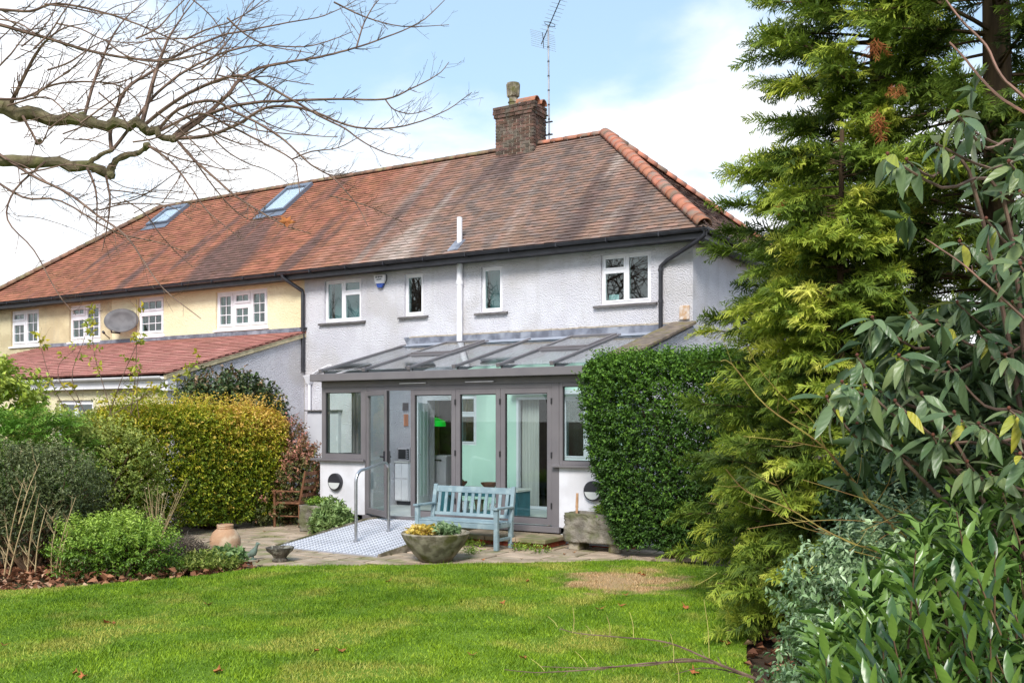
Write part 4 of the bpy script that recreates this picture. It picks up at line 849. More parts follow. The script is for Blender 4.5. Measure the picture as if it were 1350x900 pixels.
# ------------------------------------------------------------------ ramp, rail, step
rp = thing('access_ramp', 'silver chequer-plate access ramp sloping up to the open door', 'ramp', (-9.75, 11.9, 0))
RX0, RX1, RY0, RY1 = -10.72, -8.75, 10.80, 12.95; rz0, rz1 = .022, .235
rz = lambda y: rz0 + (rz1 - rz0) * min(1, max(0, (y - RY0) / (RY1 - RY0)))
b = MB(); b.prism([(RX0, RY0, -.005), (RX0, 13.33, -.005), (RX0, 13.33, rz1), (RX0, RY1, rz1), (RX0, RY0, rz0)], (RX1 - RX0, 0, 0)); b.build('plate', M_plate, rp, bevel=.003)
lug = MB(); cellp = .062; j = 0; y = RY0 + .03
while y < 13.3:
    i = 0; x = RX0 + .04
    while x < RX1 - .03:
        d = 1 if i % 2 else -1; L_, w_ = .029, .013; z = rz(y); dx, dy = L_ * .75, L_ * .75 * d; sl = (rz(y + .01) - rz(y)) / .01
        lug.add([(x - dx, y - dy, z - sl * dy + .0006), (x + w_ * .7, y - w_ * .7 * d, z + .0006), (x + dx, y + dy, z + sl * dy + .0006), (x - w_ * .7, y + w_ * .7 * d, z + .0006), (x, y, z + .012)], [(0, 1, 4), (1, 2, 4), (2, 3, 4), (3, 0, 4)] if d > 0 else [(4, 1, 0), (4, 2, 1), (4, 3, 2), (4, 0, 3)])
        x += cellp; i += 1
    y += cellp; j += 1
lug.build('tread_lugs', M_lug, rp, kind='stuff')
for x in (RX0 - .02, RX1 + .001):
    b = MB(); b.prism([(x, RY0 + .02, .0), (x, 13.33, .0), (x, 13.33, rz1 + .03), (x, RY1, rz1 + .03), (x, RY0 + .02, rz0 + .02)], (.018, 0, 0)); b.build('edge_upstand', M_conc, rp)
hr = thing('handrail', 'looped stainless steel grab rail standing on the ramp', 'handrail', (-9.7, 11.9, 0))
X_ = -9.70; pts = [(X_, 11.47, .085), (X_, 11.47, 1.0)]
for k in range(1, 6): a = R(90 * k / 6); pts.append((X_, 11.47 + .17 * (1 - math.cos(a)), 1.0 + .17 * math.sin(a) + .015 * k / 6))
pts.append((X_, 11.72, 1.19))
pts.append((X_, 12.15, 1.27))
for k in range(1, 6): a = R(90 * k / 6); pts.append((X_, 12.15 + .12 * math.sin(a), 1.15 + .12 * math.cos(a)))
pts += [(X_, 12.27, 1.1), (X_, 12.27, .165)]
MB().tube(pts, .024, 12).build('rail', M_steel, hr, smooth=True)
for y in (11.47, 12.27): MB().tube([(X_, y, rz(y) - .003), (X_, y, rz(y) + .008)], .05, 14).build('foot_plate', M_steel, hr)
step = thing('garden_step', 'low step of worn stone slabs on red bricks below the folding doors', 'step', (-7.9, 13.05, 0))
M_stepst = mat('step_slab', S(178, 156, 132), S(142, 126, 104), 4, .9, .5, 30, c3=S(122, 120, 84), s3=3, rnd=.08)
for k, (a, c) in enumerate(((-8.70, -8.1), (-8.09, -7.55), (-7.54, -7.03))): MB().box(a, c, 12.60, 13.34, .10, .165).build('tread_slab', M_stepst, step, bevel=.012)
bk = MB().box(0, .21, 0, .1, 0, .065).mesh('brick'); bk.materials.append(M_brickr)
for r_ in range(1):
    x = -8.68
    while x < -7.2: link('brick', bk, step, Vector((x, 12.66 + random.uniform(-.006, .006), .028)) - wloc(step)); x += .222
for k in range(3): o = link('brick', bk, step, Vector((-7.06, 12.78 + k * .222 - .12, .028)) - wloc(step)); o.rotation_euler.z = R(90)
MB().box(-8.68, -7.17, 12.765, 13.3, .0, .098).build('core', M_mortar, step)
MB().box(-8.69, -7.07, 12.67, 13.3, .0, .03).build('footing', M_mortar, step)
# ------------------------------------------------------------------ bench
bn = thing('garden_bench', 'pale blue painted slatted garden bench with armrests', 'bench', (-8.36, 12.42, .008))
W2 = .76; D0, D1 = -.24, .22
def bb(name, *a, par=bn): return MB().box(*a).build(name, M_bench, par, local=True, bevel=.006)
for s in (-1, 1):
    x = s * (W2 - .035)
    bb('leg', x - .035, x + .035, D0, D0 + .06, 0, .60)
    MB().hexa([(x - .033, D1 - .05, 0), (x + .033, D1 - .05, 0), (x + .033, D1 + .01, 0), (x - .033, D1 + .01, 0), (x - .033, D1 - .05, .40), (x + .033, D1 - .05, .40), (x + .033, D1 + .01, .40), (x - .033, D1 + .01, .40)]).build('leg', M_bench, bn, local=True, bevel=.005)
    MB().hexa([(x - .033, D1 - .05, .401), (x + .033, D1 - .05, .401), (x + .033, D1 + .01, .401), (x - .033, D1 + .01, .401), (x - .033, D1 + .05, .92), (x + .033, D1 + .05, .92), (x + .033, D1 + .095, .92), (x - .033, D1 + .095, .92)]).build('back_post', M_bench, bn, local=True, bevel=.006)
    bb('armrest', x - .045, x + .045, D0 - .03, D1 + .01, .602, .632); bb('side_rail', x - .018, x + .018, D0 + .061, D1 - .051, .32, .385); bb('stretcher', x - .016, x + .016, D0 + .061, D1 - .051, .13, .175)
bb('front_rail', -W2 + .071, W2 - .071, D0 + .012, D0 + .042, .31, .385); bb('back_rail', -W2 + .069, W2 - .069, D1 - .04, D1 - .01, .32, .385)
for k in range(6): y = D0 + .01 + k * .073; bb('seat_slat', -W2 + .071 if k in (0, 5) else -W2 + .02, W2 - .071 if k in (0, 5) else W2 - .02, y, y + .06, .388, .408)
def lean(z): return D1 - .02 + (z - .40) * .175
def lrail(z0, z1, th=.03): return MB().hexa([(-W2 + .07, lean(z0) - th / 2, z0), (W2 - .07, lean(z0) - th / 2, z0), (W2 - .07, lean(z0) + th / 2, z0), (-W2 + .07, lean(z0) + th / 2, z0), (-W2 + .07, lean(z1) - th / 2, z1), (W2 - .07, lean(z1) - th / 2, z1), (W2 - .07, lean(z1) + th / 2, z1), (-W2 + .07, lean(z1) + th / 2, z1)])
lrail(.80, .895).build('top_rail', M_bench, bn, local=True, bevel=.006); lrail(.44, .49).build('lower_rail', M_bench, bn, local=True, bevel=.005)
for k in range(11):
    x = -W2 + .07 + (2 * W2 - .14) * (k + .5) / 11; w_ = .026; z0, z1 = .491, .799; t = .008
    MB().hexa([(x - w_, lean(z0) - t, z0), (x + w_, lean(z0) - t, z0), (x + w_, lean(z0) + t, z0), (x - w_, lean(z0) + t, z0), (x - w_, lean(z1) - t, z1), (x + w_, lean(z1) - t, z1), (x + w_, lean(z1) + t, z1), (x - w_, lean(z1) + t, z1)]).build('back_slat', M_bench, bn, local=True)
# ------------------------------------------------------------------ stone and clay pots
def noisy(o, amp, sc, seed=0):
    for v in o.data.vertices:
        d = noise.noise(v.co * sc + Vector((seed, 0, 0))) * amp + noise.noise(v.co * sc * 3 + Vector((seed, 5, 0))) * amp * .4; v.co += v.co.normalized() * d
bw = thing('bowl_planter', 'wide flared mossy concrete bowl planter at the lawn edge', 'planter', (-7.82, 10.92, .008))
MB().lathe([(.0, 0), (.19, 0), (.22, .01), (.30, .10), (.38, .2), (.445, .31), (.475, .385), (.46, .40), (.43, .40), (.41, .37), (.35, .33), (.0, .33)], n_=40).build('bowl', M_conc, bw, local=True, smooth=True)
MB().lathe([(.0, .331), (.37, .333), (.2, .35), (.0, .355)], n_=20).build('soil', M_soil, bw, local=True)
ur = thing('terracotta_urn', 'round bellied pale terracotta urn with a short collar beside the border', 'urn', (-10.56, 9.66, .004))
MB().lathe([(.0, 0), (.11, 0), (.13, .02), (.19, .10), (.218, .2), (.21, .28), (.17, .36), (.125, .40), (.108, .41), (.115, .425), (.11, .44), (.118, .452), (.112, .47), (.095, .47), (.09, .4), (.12, .34), (.0, .3)], n_=36).build('body', M_terra, ur, local=True, smooth=True)
bb_ = thing('stone_bird_bath', 'small rough dark stone bird bath standing on the lawn edge', 'bird bath', (-9.62, 9.78, .0))
o = MB().lathe([(.0, 0), (.10, 0), (.11, .03), (.08, .06), (.12, .11), (.175, .155), (.19, .2), (.17, .205), (.14, .17), (.0, .15)], n_=26, wob=.12, seed=3).build('basin', mat('dark_rough_stone', S(104, 96, 86), S(70, 66, 58), 8, .95, 1., 30, bdist=.03, c3=S(150, 146, 132), s3=9), bb_, local=True, smooth=True)
# bird ornament
bd_ = MB(); prof = [(-.085, .035, .008), (-.055, .06, .028), (-.015, .085, .045), (.025, .11, .048), (.05, .15, .036), (.058, .18, .026), (.062, .205, .03), (.072, .222, .026), (.092, .226, .014), (.118, .222, .003)]
nn = 12; vs_ = []
for i, (x, z, r_) in enumerate(prof):
    for k in range(nn): a = 2 * math.pi * k / nn; vs_.append((x + (r_ * .45 * math.sin(a) if i < 8 else 0) * -1, r_ * .85 * math.cos(a), z + r_ * math.sin(a)))
fs = [(i * nn + k, i * nn + (k + 1) % nn, (i + 1) * nn + (k + 1) % nn, (i + 1) * nn + k) for i in range(len(prof) - 1) for k in range(nn)] + [tuple(range(nn))[::-1], tuple(range((len(prof) - 1) * nn, len(prof) * nn))]
bd_.add(vs_, fs); bi = thing('bird_ornament', 'small verdigris green bird ornament beside the terracotta urn', 'ornament', (-10.08, 9.72, .004), rz=R(20))
bd_.build('body', mat('verdigris', S(112, 128, 116), S(84, 98, 88), 12, .8), bi, local=True, smooth=True)
MB().lathe([(.05, 0), (.05, .015), (.02, .02), (.015, .06)], (0, 0, 0), 12).build('base', MATS['verdigris'], bi, local=True)
# stone troughs
def trough(name, label, loc, w, d, h, lift, seed, feet=True):
    t = thing(name, label, 'trough', loc); b = MB(); N_ = 14; M2 = 5
    bmm = bmesh.new(); bmesh.ops.create_cube(bmm, size=1); bmesh.ops.subdivide_edges(bmm, edges=bmm.edges[:], cuts=19, use_grid_fill=True)
    for v in bmm.verts:
        p = Vector((v.co.x * w, v.co.y * d, (v.co.z + .5) * h + lift)); k = noise.noise(p * 9 + Vector((seed, 0, 0))) * .03 + abs(noise.noise(p * 17)) * .045 + noise.noise(p * 40) * .012
        if v.co.z > .45 and abs(v.co.x) < .42 and abs(v.co.y) < .36: p.z -= .07
        v.co = p + Vector((v.co.x, v.co.y, 0)).normalized() * k if v.co.xy.length > 1e-4 else p
    me = bpy.data.meshes.new('basin'); bmm.to_mesh(me); bmm.free(); me.materials.append(M_stone); me.polygons.foreach_set('use_smooth', [True] * len(me.polygons))
    o = link('basin', me, t)
    if feet:
        for x in (-w * .36, w * .36): MB().box(x - .09, x + .09, -d * .42, d * .42, .0, lift + .02).build('foot', M_conc, t, local=True, bevel=.015)
    return t
trough('stone_trough', 'rough rectangular stone trough on two blocks by the clipped hedge', (-6.38, 13.08, .004), .92, .42, .43, .125, 4)
trough('stone_trough', 'weathered stone trough at the foot of the ramp under a trailing plant', (-11.62, 12.85, .004), .62, .5, .46, .0, 9, feet=False)
sk = thing('wooden_stake', 'short pale wooden stake standing in the stone trough', 'stake', (-6.76, 13.1, .42)); MB().tube([(0, 0, 0), (.005, .0, .2), (.0, .01, .2), (.012, 0, .42)], [.022, .02, .024, .02], 7).build('shaft', MATS['pale_wood'], sk, local=True)
# ------------------------------------------------------------------ weathered wooden armchair
cr = thing('wooden_armchair', 'weathered brown ladder-back wooden armchair by the red-leaved bush', 'chair', (-12.62, 13.2, .006), rz=R(-78))
def cb(name, a, c, r_=.02): return MB().tube([a, ((a[0] + c[0]) / 2, (a[1] + c[1]) / 2, (a[2] + c[2]) / 2), c], r_, 8).build(name, M_wood, cr, local=True, smooth=True)
for s in (-1, 1):
    cb('leg', (s * .27, -.25, 0), (s * .27, -.25, .64), .024); cb('leg', (s * .24, .25, 0), (s * .24, .25, .44), .022); cb('back_post', (s * .24, .25, .44), (s * .25, .38, 1.02), .022)
    MB().box(s * .27 - .03, s * .27 + .03, -.3, .28, .64, .665).build('armrest', M_wood, cr, local=True, bevel=.006); cb('stretcher', (s * .27, -.25, .2), (s * .24, .25, .2), .012)
MB().box(-.27, .27, -.27, .27, .42, .45).build('seat', M_wood, cr, local=True, bevel=.008)
cb('stretcher', (-.27, -.25, .25), (.27, -.25, .25), .012)
for k in range(4):
    z = .55 + k * .13; y = .27 + (z - .44) * .22; MB().box(-.24, .24, y, y + .018, z, z + .065).build('back_slat', M_wood, cr, local=True, bevel=.005)
# ------------------------------------------------------------------ planting
M_bark = mat('grey_brown_bark', S(128, 116, 92), S(92, 82, 64), 18, .9, .8, 40, bdist=.01, c3=S(116, 112, 76), s3=7, spec=.15)
M_twig = mat('brown_twig', S(132, 108, 94), S(100, 80, 70), 12, .8, .2, 60, spec=.2)
M_pale = mat('pale_stem', S(190, 168, 128), S(158, 134, 98), 10, .8, .2, 60, spec=.2)
M_stem = mat('shrub_stem', S(104, 82, 60), S(76, 60, 46), 10, .9, .3, 50, spec=.15)
M_cybark = mat('cypress_bark', S(96, 78, 58), S(68, 56, 44), 9, .95, .9, 30, bdist=.02, spec=.1, stretch=(1, 1, .2))
UPZ = np.array([0, 0, 1.0])
def rand_dirs(n_): return nrm(RNG.normal(size=(n_, 3)))
def twig_leaves(C, D, per, tl, L, W, tint, spread=.9, upn=.6, droop=.15, fold=.25, lvar=.3):
    """leaves set along short twigs that start at C and run along D"""
    k = len(C); C = np.repeat(C, per, 0); D = nrm(np.repeat(D, per, 0)); t = np.tile(np.linspace(.05, 1, per), k) + RNG.uniform(-.08, .08, k * per)
    n_ = k * per; perp = rand_dirs(n_); perp = nrm(perp - D * (perp * D).sum(1, keepdims=True))
    P = C + D * (t * tl)[:, None]; ld = nrm(D * (1 - spread * .5) + perp * spread)
    N = nrm(UPZ * upn + rand_dirs(n_) * .6 + D * .3)
    Ls = L * RNG.uniform(1 - lvar, 1 + lvar, n_); tt = np.repeat(tint, per) + RNG.normal(0, .06, n_) + (t - .5) * .12
    return leaf_arrays(P, ld, N, Ls, Ls * W / L, np.clip(tt, 0, 1), fold, droop)
def foliage(par, name, parts, m, label=None):
    V = []; F = []; T = []; o_ = 0
    for (v, f, t) in parts: V.append(v); F.append(f + o_); T.append(t); o_ += len(v)
    off = np.array(wloc(par)); me = np_mesh(name, np.concatenate(V) - off, np.concatenate(F), np.concatenate(T)); me.materials.append(m)
    return link(name, me, par)
def blob_points(blobs, n_, shell=.3, lump=.12, lsc=2.2):
    """points near the surface of a union of ellipsoids; returns points, outward normals, height fraction"""
    ar = np.array([b[3] * b[4] + b[3] * b[5] + b[4] * b[5] for b in blobs]); idx = RNG.choice(len(blobs), n_ * 2, p=ar / ar.sum())
    B = np.array(blobs)[idx]; d = rand_dirs(n_ * 2); 
    lp = np.sin(d[:, 0] * lsc * 3 + B[:, 0] * 5) * np.sin(d[:, 1] * lsc * 3.4 + B[:, 1] * 3) * np.sin(d[:, 2] * lsc * 2.8 + 1.3)
    rr_ = 1 - shell * RNG.random(n_ * 2) ** 1.6 + lump * lp
    P = B[:, :3] + d * B[:, 3:6] * rr_[:, None]
    ins = np.zeros(n_ * 2, bool)
    for i, b in enumerate(blobs): q = (P - np.array(b[:3])) / np.array(b[3:6]); ins |= ((q ** 2).sum(1) < (1 - shell * 1.1) ** 2) & (idx != i)
    keep = (~ins) & (P[:, 2] > .02); P = P[keep][:n_]; d = nrm(d[keep][:n_] / B[keep][:n_, 3:6])
    return P, d
def box_points(x0, x1, y0, y1, z0, z1, n_, shell=.25, faces='xXyYZ', lump=.05, taper=0, round_=.12):
    """points in the outer shell of a clipped hedge"""
    sx, sy, sz = x1 - x0, y1 - y0, z1 - z0; A = {'x': sy * sz, 'X': sy * sz, 'y': sx * sz, 'Y': sx * sz, 'Z': sx * sy}
    w = np.array([A[f] for f in faces]); c = RNG.choice(len(faces), n_, p=w / w.sum()); u = RNG.random((n_, 3)); P = np.array([x0, y0, z0]) + u * np.array([sx, sy, sz]); N = np.zeros((n_, 3))
    dep = shell * RNG.random(n_) ** 1.7
    lp = lump * (np.sin(P[:, 0] * 5.1 + P[:, 2] * 3.7) * np.sin(P[:, 1] * 4.7 + P[:, 2] * 4.4) + .5 * np.sin(P[:, 0] * 11 + 2) * np.sin(P[:, 2] * 13 + P[:, 1] * 9))
    for i, f in enumerate(faces):
        k = c == i; a = 'xyz'.index(f.lower()); hi = f.isupper()
        P[k, a] = ((x1, y1, z1) if hi else (x0, y0, z0))[a] + (1 if hi else -1) * (lp[k] - dep[k]); N[k, a] = 1 if hi else -1
    # round the arrises
    ctr = np.array([(x0 + x1) / 2, (y0 + y1) / 2, (z0 + z1) / 2]); h = np.array([sx, sy, sz]) / 2; q = (P - ctr) / h
    hor = np.sqrt(np.maximum(np.abs(q[:, 0]), .001) ** 8 + np.abs(q[:, 1]) ** 8 + np.maximum(q[:, 2], 0) ** 8) ** .25; f_ = np.minimum(1, 1 / np.maximum(hor, 1e-3)); P = ctr + (P - ctr) * np.where(hor > 1, f_, 1)[:, None]
    if taper: P[:, :2] = ctr[:2] + (P[:, :2] - ctr[:2]) * (1 - taper * (1 - (P[:, 2:3] - z0) / sz) ** 2)
    return P, nrm(N + .35 * rand_dirs(n_))
def stems(par, base, targets, r0=.018, name='stem', m=M_stem, n_=5, wig=.06):
    b = MB(); base = Vector(base)
    for t in targets:
        t = Vector(t); s0 = base + Vector((random.uniform(-.12, .12), random.uniform(-.12, .12), 0)); pts = [s0]
        for k in range(1, 5):
            q = k / 4; pts.append(s0.lerp(t, q) + Vector((random.uniform(-wig, wig), random.uniform(-wig, wig), random.uniform(0, wig) + .12 * math.sin(q * math.pi))))
        b.tube(pts, [r0 * (1 - .8 * k / 4) for k in range(5)], n_, caps=False)
    return b.build(name, m, par, smooth=True)

# --- clipped box/privet hedge to the right of the conservatory
hd = thing('clipped_hedge', 'tall dense dark green clipped hedge in front of the conservatory end', 'hedge', (-5.1, 12.9, 0))
P, N = box_points(-6.40, -3.9, 12.45, 13.32, .12, 2.80, 15500, .36, 'xXyYZ', .10, .45)
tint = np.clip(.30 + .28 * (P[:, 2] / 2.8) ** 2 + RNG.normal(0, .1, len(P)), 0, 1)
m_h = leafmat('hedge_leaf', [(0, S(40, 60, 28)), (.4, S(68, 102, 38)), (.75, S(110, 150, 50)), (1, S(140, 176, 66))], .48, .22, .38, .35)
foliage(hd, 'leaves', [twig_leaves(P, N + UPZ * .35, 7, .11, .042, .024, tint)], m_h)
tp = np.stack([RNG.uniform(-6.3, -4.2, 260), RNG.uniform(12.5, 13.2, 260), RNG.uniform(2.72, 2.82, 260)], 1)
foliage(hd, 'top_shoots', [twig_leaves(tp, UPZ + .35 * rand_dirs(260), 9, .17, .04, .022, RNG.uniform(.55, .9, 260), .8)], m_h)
P2_, N2_ = box_points(-6.42, -4.2, 12.42, 13.3, .3, 2.8, 130, .02, 'xyZ', .1, .45)
foliage(hd, 'stray_shoots', [twig_leaves(P2_, N2_ + UPZ * .5 + .5 * rand_dirs(130), 9, .2, .038, .02, RNG.uniform(.4, .8, 130), .8)], m_h)
stems(hd, (-5.1, 12.9, 0), [tuple(p) for p in P[:60]], .022)

# --- golden privet hedge along the boundary
gh = thing('golden_hedge', 'golden yellow-green privet hedge along the boundary below the lean-to', 'hedge', (-13.8, 11.2, 0))
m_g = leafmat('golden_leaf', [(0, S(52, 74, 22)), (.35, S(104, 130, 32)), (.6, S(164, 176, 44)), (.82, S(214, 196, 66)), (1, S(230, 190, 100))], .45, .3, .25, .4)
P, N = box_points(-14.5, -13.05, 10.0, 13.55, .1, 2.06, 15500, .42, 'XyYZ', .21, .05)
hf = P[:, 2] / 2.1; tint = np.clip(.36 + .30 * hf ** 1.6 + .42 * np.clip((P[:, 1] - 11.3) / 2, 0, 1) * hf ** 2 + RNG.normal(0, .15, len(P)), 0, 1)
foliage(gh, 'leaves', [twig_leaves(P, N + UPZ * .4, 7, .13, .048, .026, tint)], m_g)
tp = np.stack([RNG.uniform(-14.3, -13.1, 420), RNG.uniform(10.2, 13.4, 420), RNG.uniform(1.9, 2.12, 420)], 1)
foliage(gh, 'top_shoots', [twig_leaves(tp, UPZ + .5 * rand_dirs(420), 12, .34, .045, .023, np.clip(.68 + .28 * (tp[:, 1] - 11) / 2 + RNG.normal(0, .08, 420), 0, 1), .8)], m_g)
stems(gh, (-13.7, 12.2, 0), [tuple(p) for p in P[:50]], .02)

def shrub(name, label, cat, base, blobs, n_, per, tl, L, W, m, t0, t1, shell=.35, lump=.14, nst=40, up=.35, group=None, spread=.9, droop=.15, tn=.1, upn=.6):
    s = thing(name, label, cat, base, group); P, N = blob_points(blobs, n_, shell, lump)
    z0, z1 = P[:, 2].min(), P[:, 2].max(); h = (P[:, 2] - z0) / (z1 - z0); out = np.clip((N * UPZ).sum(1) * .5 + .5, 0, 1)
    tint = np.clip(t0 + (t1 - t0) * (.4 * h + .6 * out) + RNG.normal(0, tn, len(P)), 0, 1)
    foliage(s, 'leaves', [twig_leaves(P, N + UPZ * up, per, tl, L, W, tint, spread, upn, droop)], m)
    if nst: stems(s, base, [tuple(p) for p in P[RNG.choice(len(P), nst)]], .016)
    return s
# soft mixed shrubs left of the golden hedge
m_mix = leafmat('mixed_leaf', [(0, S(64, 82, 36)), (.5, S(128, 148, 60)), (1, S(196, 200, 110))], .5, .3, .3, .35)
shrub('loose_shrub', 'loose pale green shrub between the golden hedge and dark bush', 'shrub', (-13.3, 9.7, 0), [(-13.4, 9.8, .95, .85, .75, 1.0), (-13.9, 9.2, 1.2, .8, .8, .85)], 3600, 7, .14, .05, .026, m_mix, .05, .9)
m_jun = leafmat('juniper_leaf', [(0, S(54, 82, 30)), (.5, S(106, 148, 52)), (1, S(160, 192, 84))], .6, .2, .25, .2)
# dark evergreen shrub
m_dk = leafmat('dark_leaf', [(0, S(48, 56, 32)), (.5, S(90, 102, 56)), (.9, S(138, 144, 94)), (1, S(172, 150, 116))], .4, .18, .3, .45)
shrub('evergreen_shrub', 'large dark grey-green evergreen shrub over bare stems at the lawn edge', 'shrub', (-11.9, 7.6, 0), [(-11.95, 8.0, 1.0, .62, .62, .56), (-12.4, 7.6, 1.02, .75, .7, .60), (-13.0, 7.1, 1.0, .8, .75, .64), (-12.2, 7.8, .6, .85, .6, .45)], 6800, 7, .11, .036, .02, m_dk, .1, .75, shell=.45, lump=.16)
# broad-leaved yellow green shrub at far left
m_br = leafmat('broad_leaf', [(0, S(70, 94, 28)), (.5, S(136, 162, 46)), (1, S(196, 206, 96))], .35, .3, .25, .5)
shrub('broadleaf_shrub', 'tall bright yellow-green broad-leaved shrub below the lean-to roof', 'shrub', (-16.2, 9.4, 0), [(-16.1, 9.2, 1.9, 1.1, 1.0, 1.05), (-16.9, 8.5, 1.9, 1.1, 1.0, 1.1)], 2500, 7, .2, .11, .055, m_br, .2, .95, shell=.3, lump=.2, droop=.3)
# pinkish nandina by the chair
m_nd = leafmat('nandina_leaf', [(0, S(66, 78, 40)), (.5, S(112, 116, 62)), (.78, S(168, 120, 92)), (1, S(214, 150, 132))], .5, .25, .25, .35)
shrub('red_leaved_bush', 'airy bush with pink and bronze leaves beside the wooden armchair', 'shrub', (-13.1, 13.5, 0), [(-13.0, 13.55, .75, .45, .42, .78), (-13.35, 13.7, 1.35, .4, .4, .6), (-12.72, 13.55, .9, .36, .36, .6), (-13.1, 13.0, .35, .4, .35, .3)], 2000, 7, .15, .055, .026, m_nd, .1, .9, tn=.25, shell=.5, lump=.2)
# ivy covered climber on the lean-to side wall
m_iv = leafmat('climber_leaf', [(0, S(30, 46, 26)), (.5, S(56, 80, 42)), (.85, S(96, 112, 62)), (1, S(150, 120, 92))], .4, .2, .3, .45)
shrub('wall_climber', 'dark green climbing shrub against the white lean-to side wall', 'climber', (-14.6, 13.6, 0), [(-14.62, 13.0, 2.15, .5, .62, .62), (-14.66, 13.75, 2.2, .42, .6, .68), (-14.7, 14.45, 2.0, .34, .55, .62), (-14.6, 13.5, 1.4, .45, 1.0, .9)], 2900, 6, .15, .075, .05, m_iv, .1, .8, tn=.18, shell=.55, lump=.2)
# tendril on the wall
tw = thing('climber_tendril', 'thin dark tendril trailing down the white wall', 'climber', (-14.98, 15.4, 0)); pts = [(-14.97, 15.0, 2.2), (-14.97, 15.2, 2.32), (-14.97, 15.38, 2.2), (-14.97, 15.42, 1.9), (-14.97, 15.45, 1.6), (-14.97, 15.44, 1.3)]
MB().tube(pts, .01, 5).build('stem', M_stem, tw)
pp_ = np.array([np.array(pts[i]) * (1 - t) + np.array(pts[i + 1]) * t for i in range(5) for t in (0, .3, .6)]); foliage(tw, 'leaves', [twig_leaves(pp_, np.tile([[.5, 0, .2]], (len(pp_), 1)) + rand_dirs(len(pp_)) * .6, 3, .06, .07, .05, np.full(len(pp_), .2))], m_iv)
# small bright bush
m_sb = leafmat('bright_leaf', [(0, S(56, 82, 26)), (.5, S(110, 146, 44)), (1, S(178, 202, 86))], .4, .28, .3, .45)
shrub('small_bush', 'rounded bright green bush at the lawn edge in front of the dark shrub', 'shrub', (-10.45, 7.9, 0), [(-10.85, 7.75, .32, .45, .4, .32), (-10.35, 8.05, .32, .45, .4, .30), (-10.6, 8.0, .42, .42, .36, .28)], 2300, 8, .15, .042, .018, m_sb, .1, .95, shell=.65, lump=.3)
# feathery juniper
ju = thing('juniper', 'spreading feathery green juniper between the dark shrub and the golden hedge', 'shrub', (-13.6, 8.9, 0))
# ---- cypress sprays
def spray_template(ns=7, sub=2, wid=.05, up=0.0):
    """plume of scale-leaf shoots: side shoots leave the axis all round, flatter to the sides"""
    tri = []; tt = []; rg = random.Random(4)
    def blade(p, d, l_, w_, t0, t1):
        p = np.array(p, float); d = np.array(d, float); d /= np.linalg.norm(d); s_ = np.cross(d, [rg.uniform(-.4, .4), rg.uniform(-.4, .4), 1]); s_ /= np.linalg.norm(s_); tri.append([p - s_ * w_ / 2, p + s_ * w_ / 2, p + d * l_]); tt.extend([t0, t0, t1])
    blade((0, 0, 0), (1, 0, 0), 1.0, wid, .1, .9)
    for i in range(ns):
        for sg in (-1, 1):
            x = .08 + .82 * (i + (.3 if sg > 0 else 0)) / ns; l_ = .42 * (1 - x) + .13; a = R(44) * sg; ph = rg.uniform(-.9, .9); sy, sz = math.sin(a) * math.cos(ph), abs(math.sin(a)) * math.sin(ph)
            d = np.array((math.cos(a), sy, sz)); blade((x, 0, 0), d, l_, wid, .25 + .3 * x, .75 + .25 * x)
            for j in range(sub):
                q = (.25 + .6 * j / sub) * l_; e = np.array((rg.gauss(0, .55), rg.gauss(0, .55), rg.gauss(0.1, .5))); blade(np.array((x, 0, 0)) + d * q, d + e, l_ * .5, wid * .9, .4 + .3 * x, .85 + .15 * x)
    V = np.array(tri).reshape(-1, 3); V[:, 2] -= .30 * V[:, 0] ** 2 + .06 * np.abs(V[:, 1])
    return V, np.array(tt)
def sprays(P, D, Nv, Ls, tb, tmpl, tgain=.5):
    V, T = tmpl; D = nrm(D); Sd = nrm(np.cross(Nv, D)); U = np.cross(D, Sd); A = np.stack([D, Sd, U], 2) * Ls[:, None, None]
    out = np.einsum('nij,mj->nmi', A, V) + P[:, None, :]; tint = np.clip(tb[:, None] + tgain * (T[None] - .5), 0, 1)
    out = out.reshape(-1, 3); return out, np.arange(len(out)).reshape(-1, 3), tint.ravel()
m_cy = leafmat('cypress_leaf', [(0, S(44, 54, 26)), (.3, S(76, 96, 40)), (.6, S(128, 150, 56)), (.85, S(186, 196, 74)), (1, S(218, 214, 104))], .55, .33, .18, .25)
T1 = spray_template(); T2 = spray_template(6, 2, .045)
k = 620; bl = [(-13.7, 8.7, 1.42, .85, .8, .62), (-14.6, 8.2, 1.5, .9, .8, .64)]; P, N = blob_points(bl, k, .4, .1)
D = nrm(N * .5 + np.array([.75, .35, .15]) + .3 * rand_dirs(len(P))); foliage(ju, 'foliage', [sprays(P, D, np.tile(UPZ, (len(P), 1)) + .3 * rand_dirs(len(P)), RNG.uniform(.28, .5, len(P)), np.clip(RNG.normal(.5, .12, len(P)), 0, 1), T2)], m_jun)
stems(ju, (-13.6, 8.9, 0), [tuple(p) for p in P[:40]], .02)
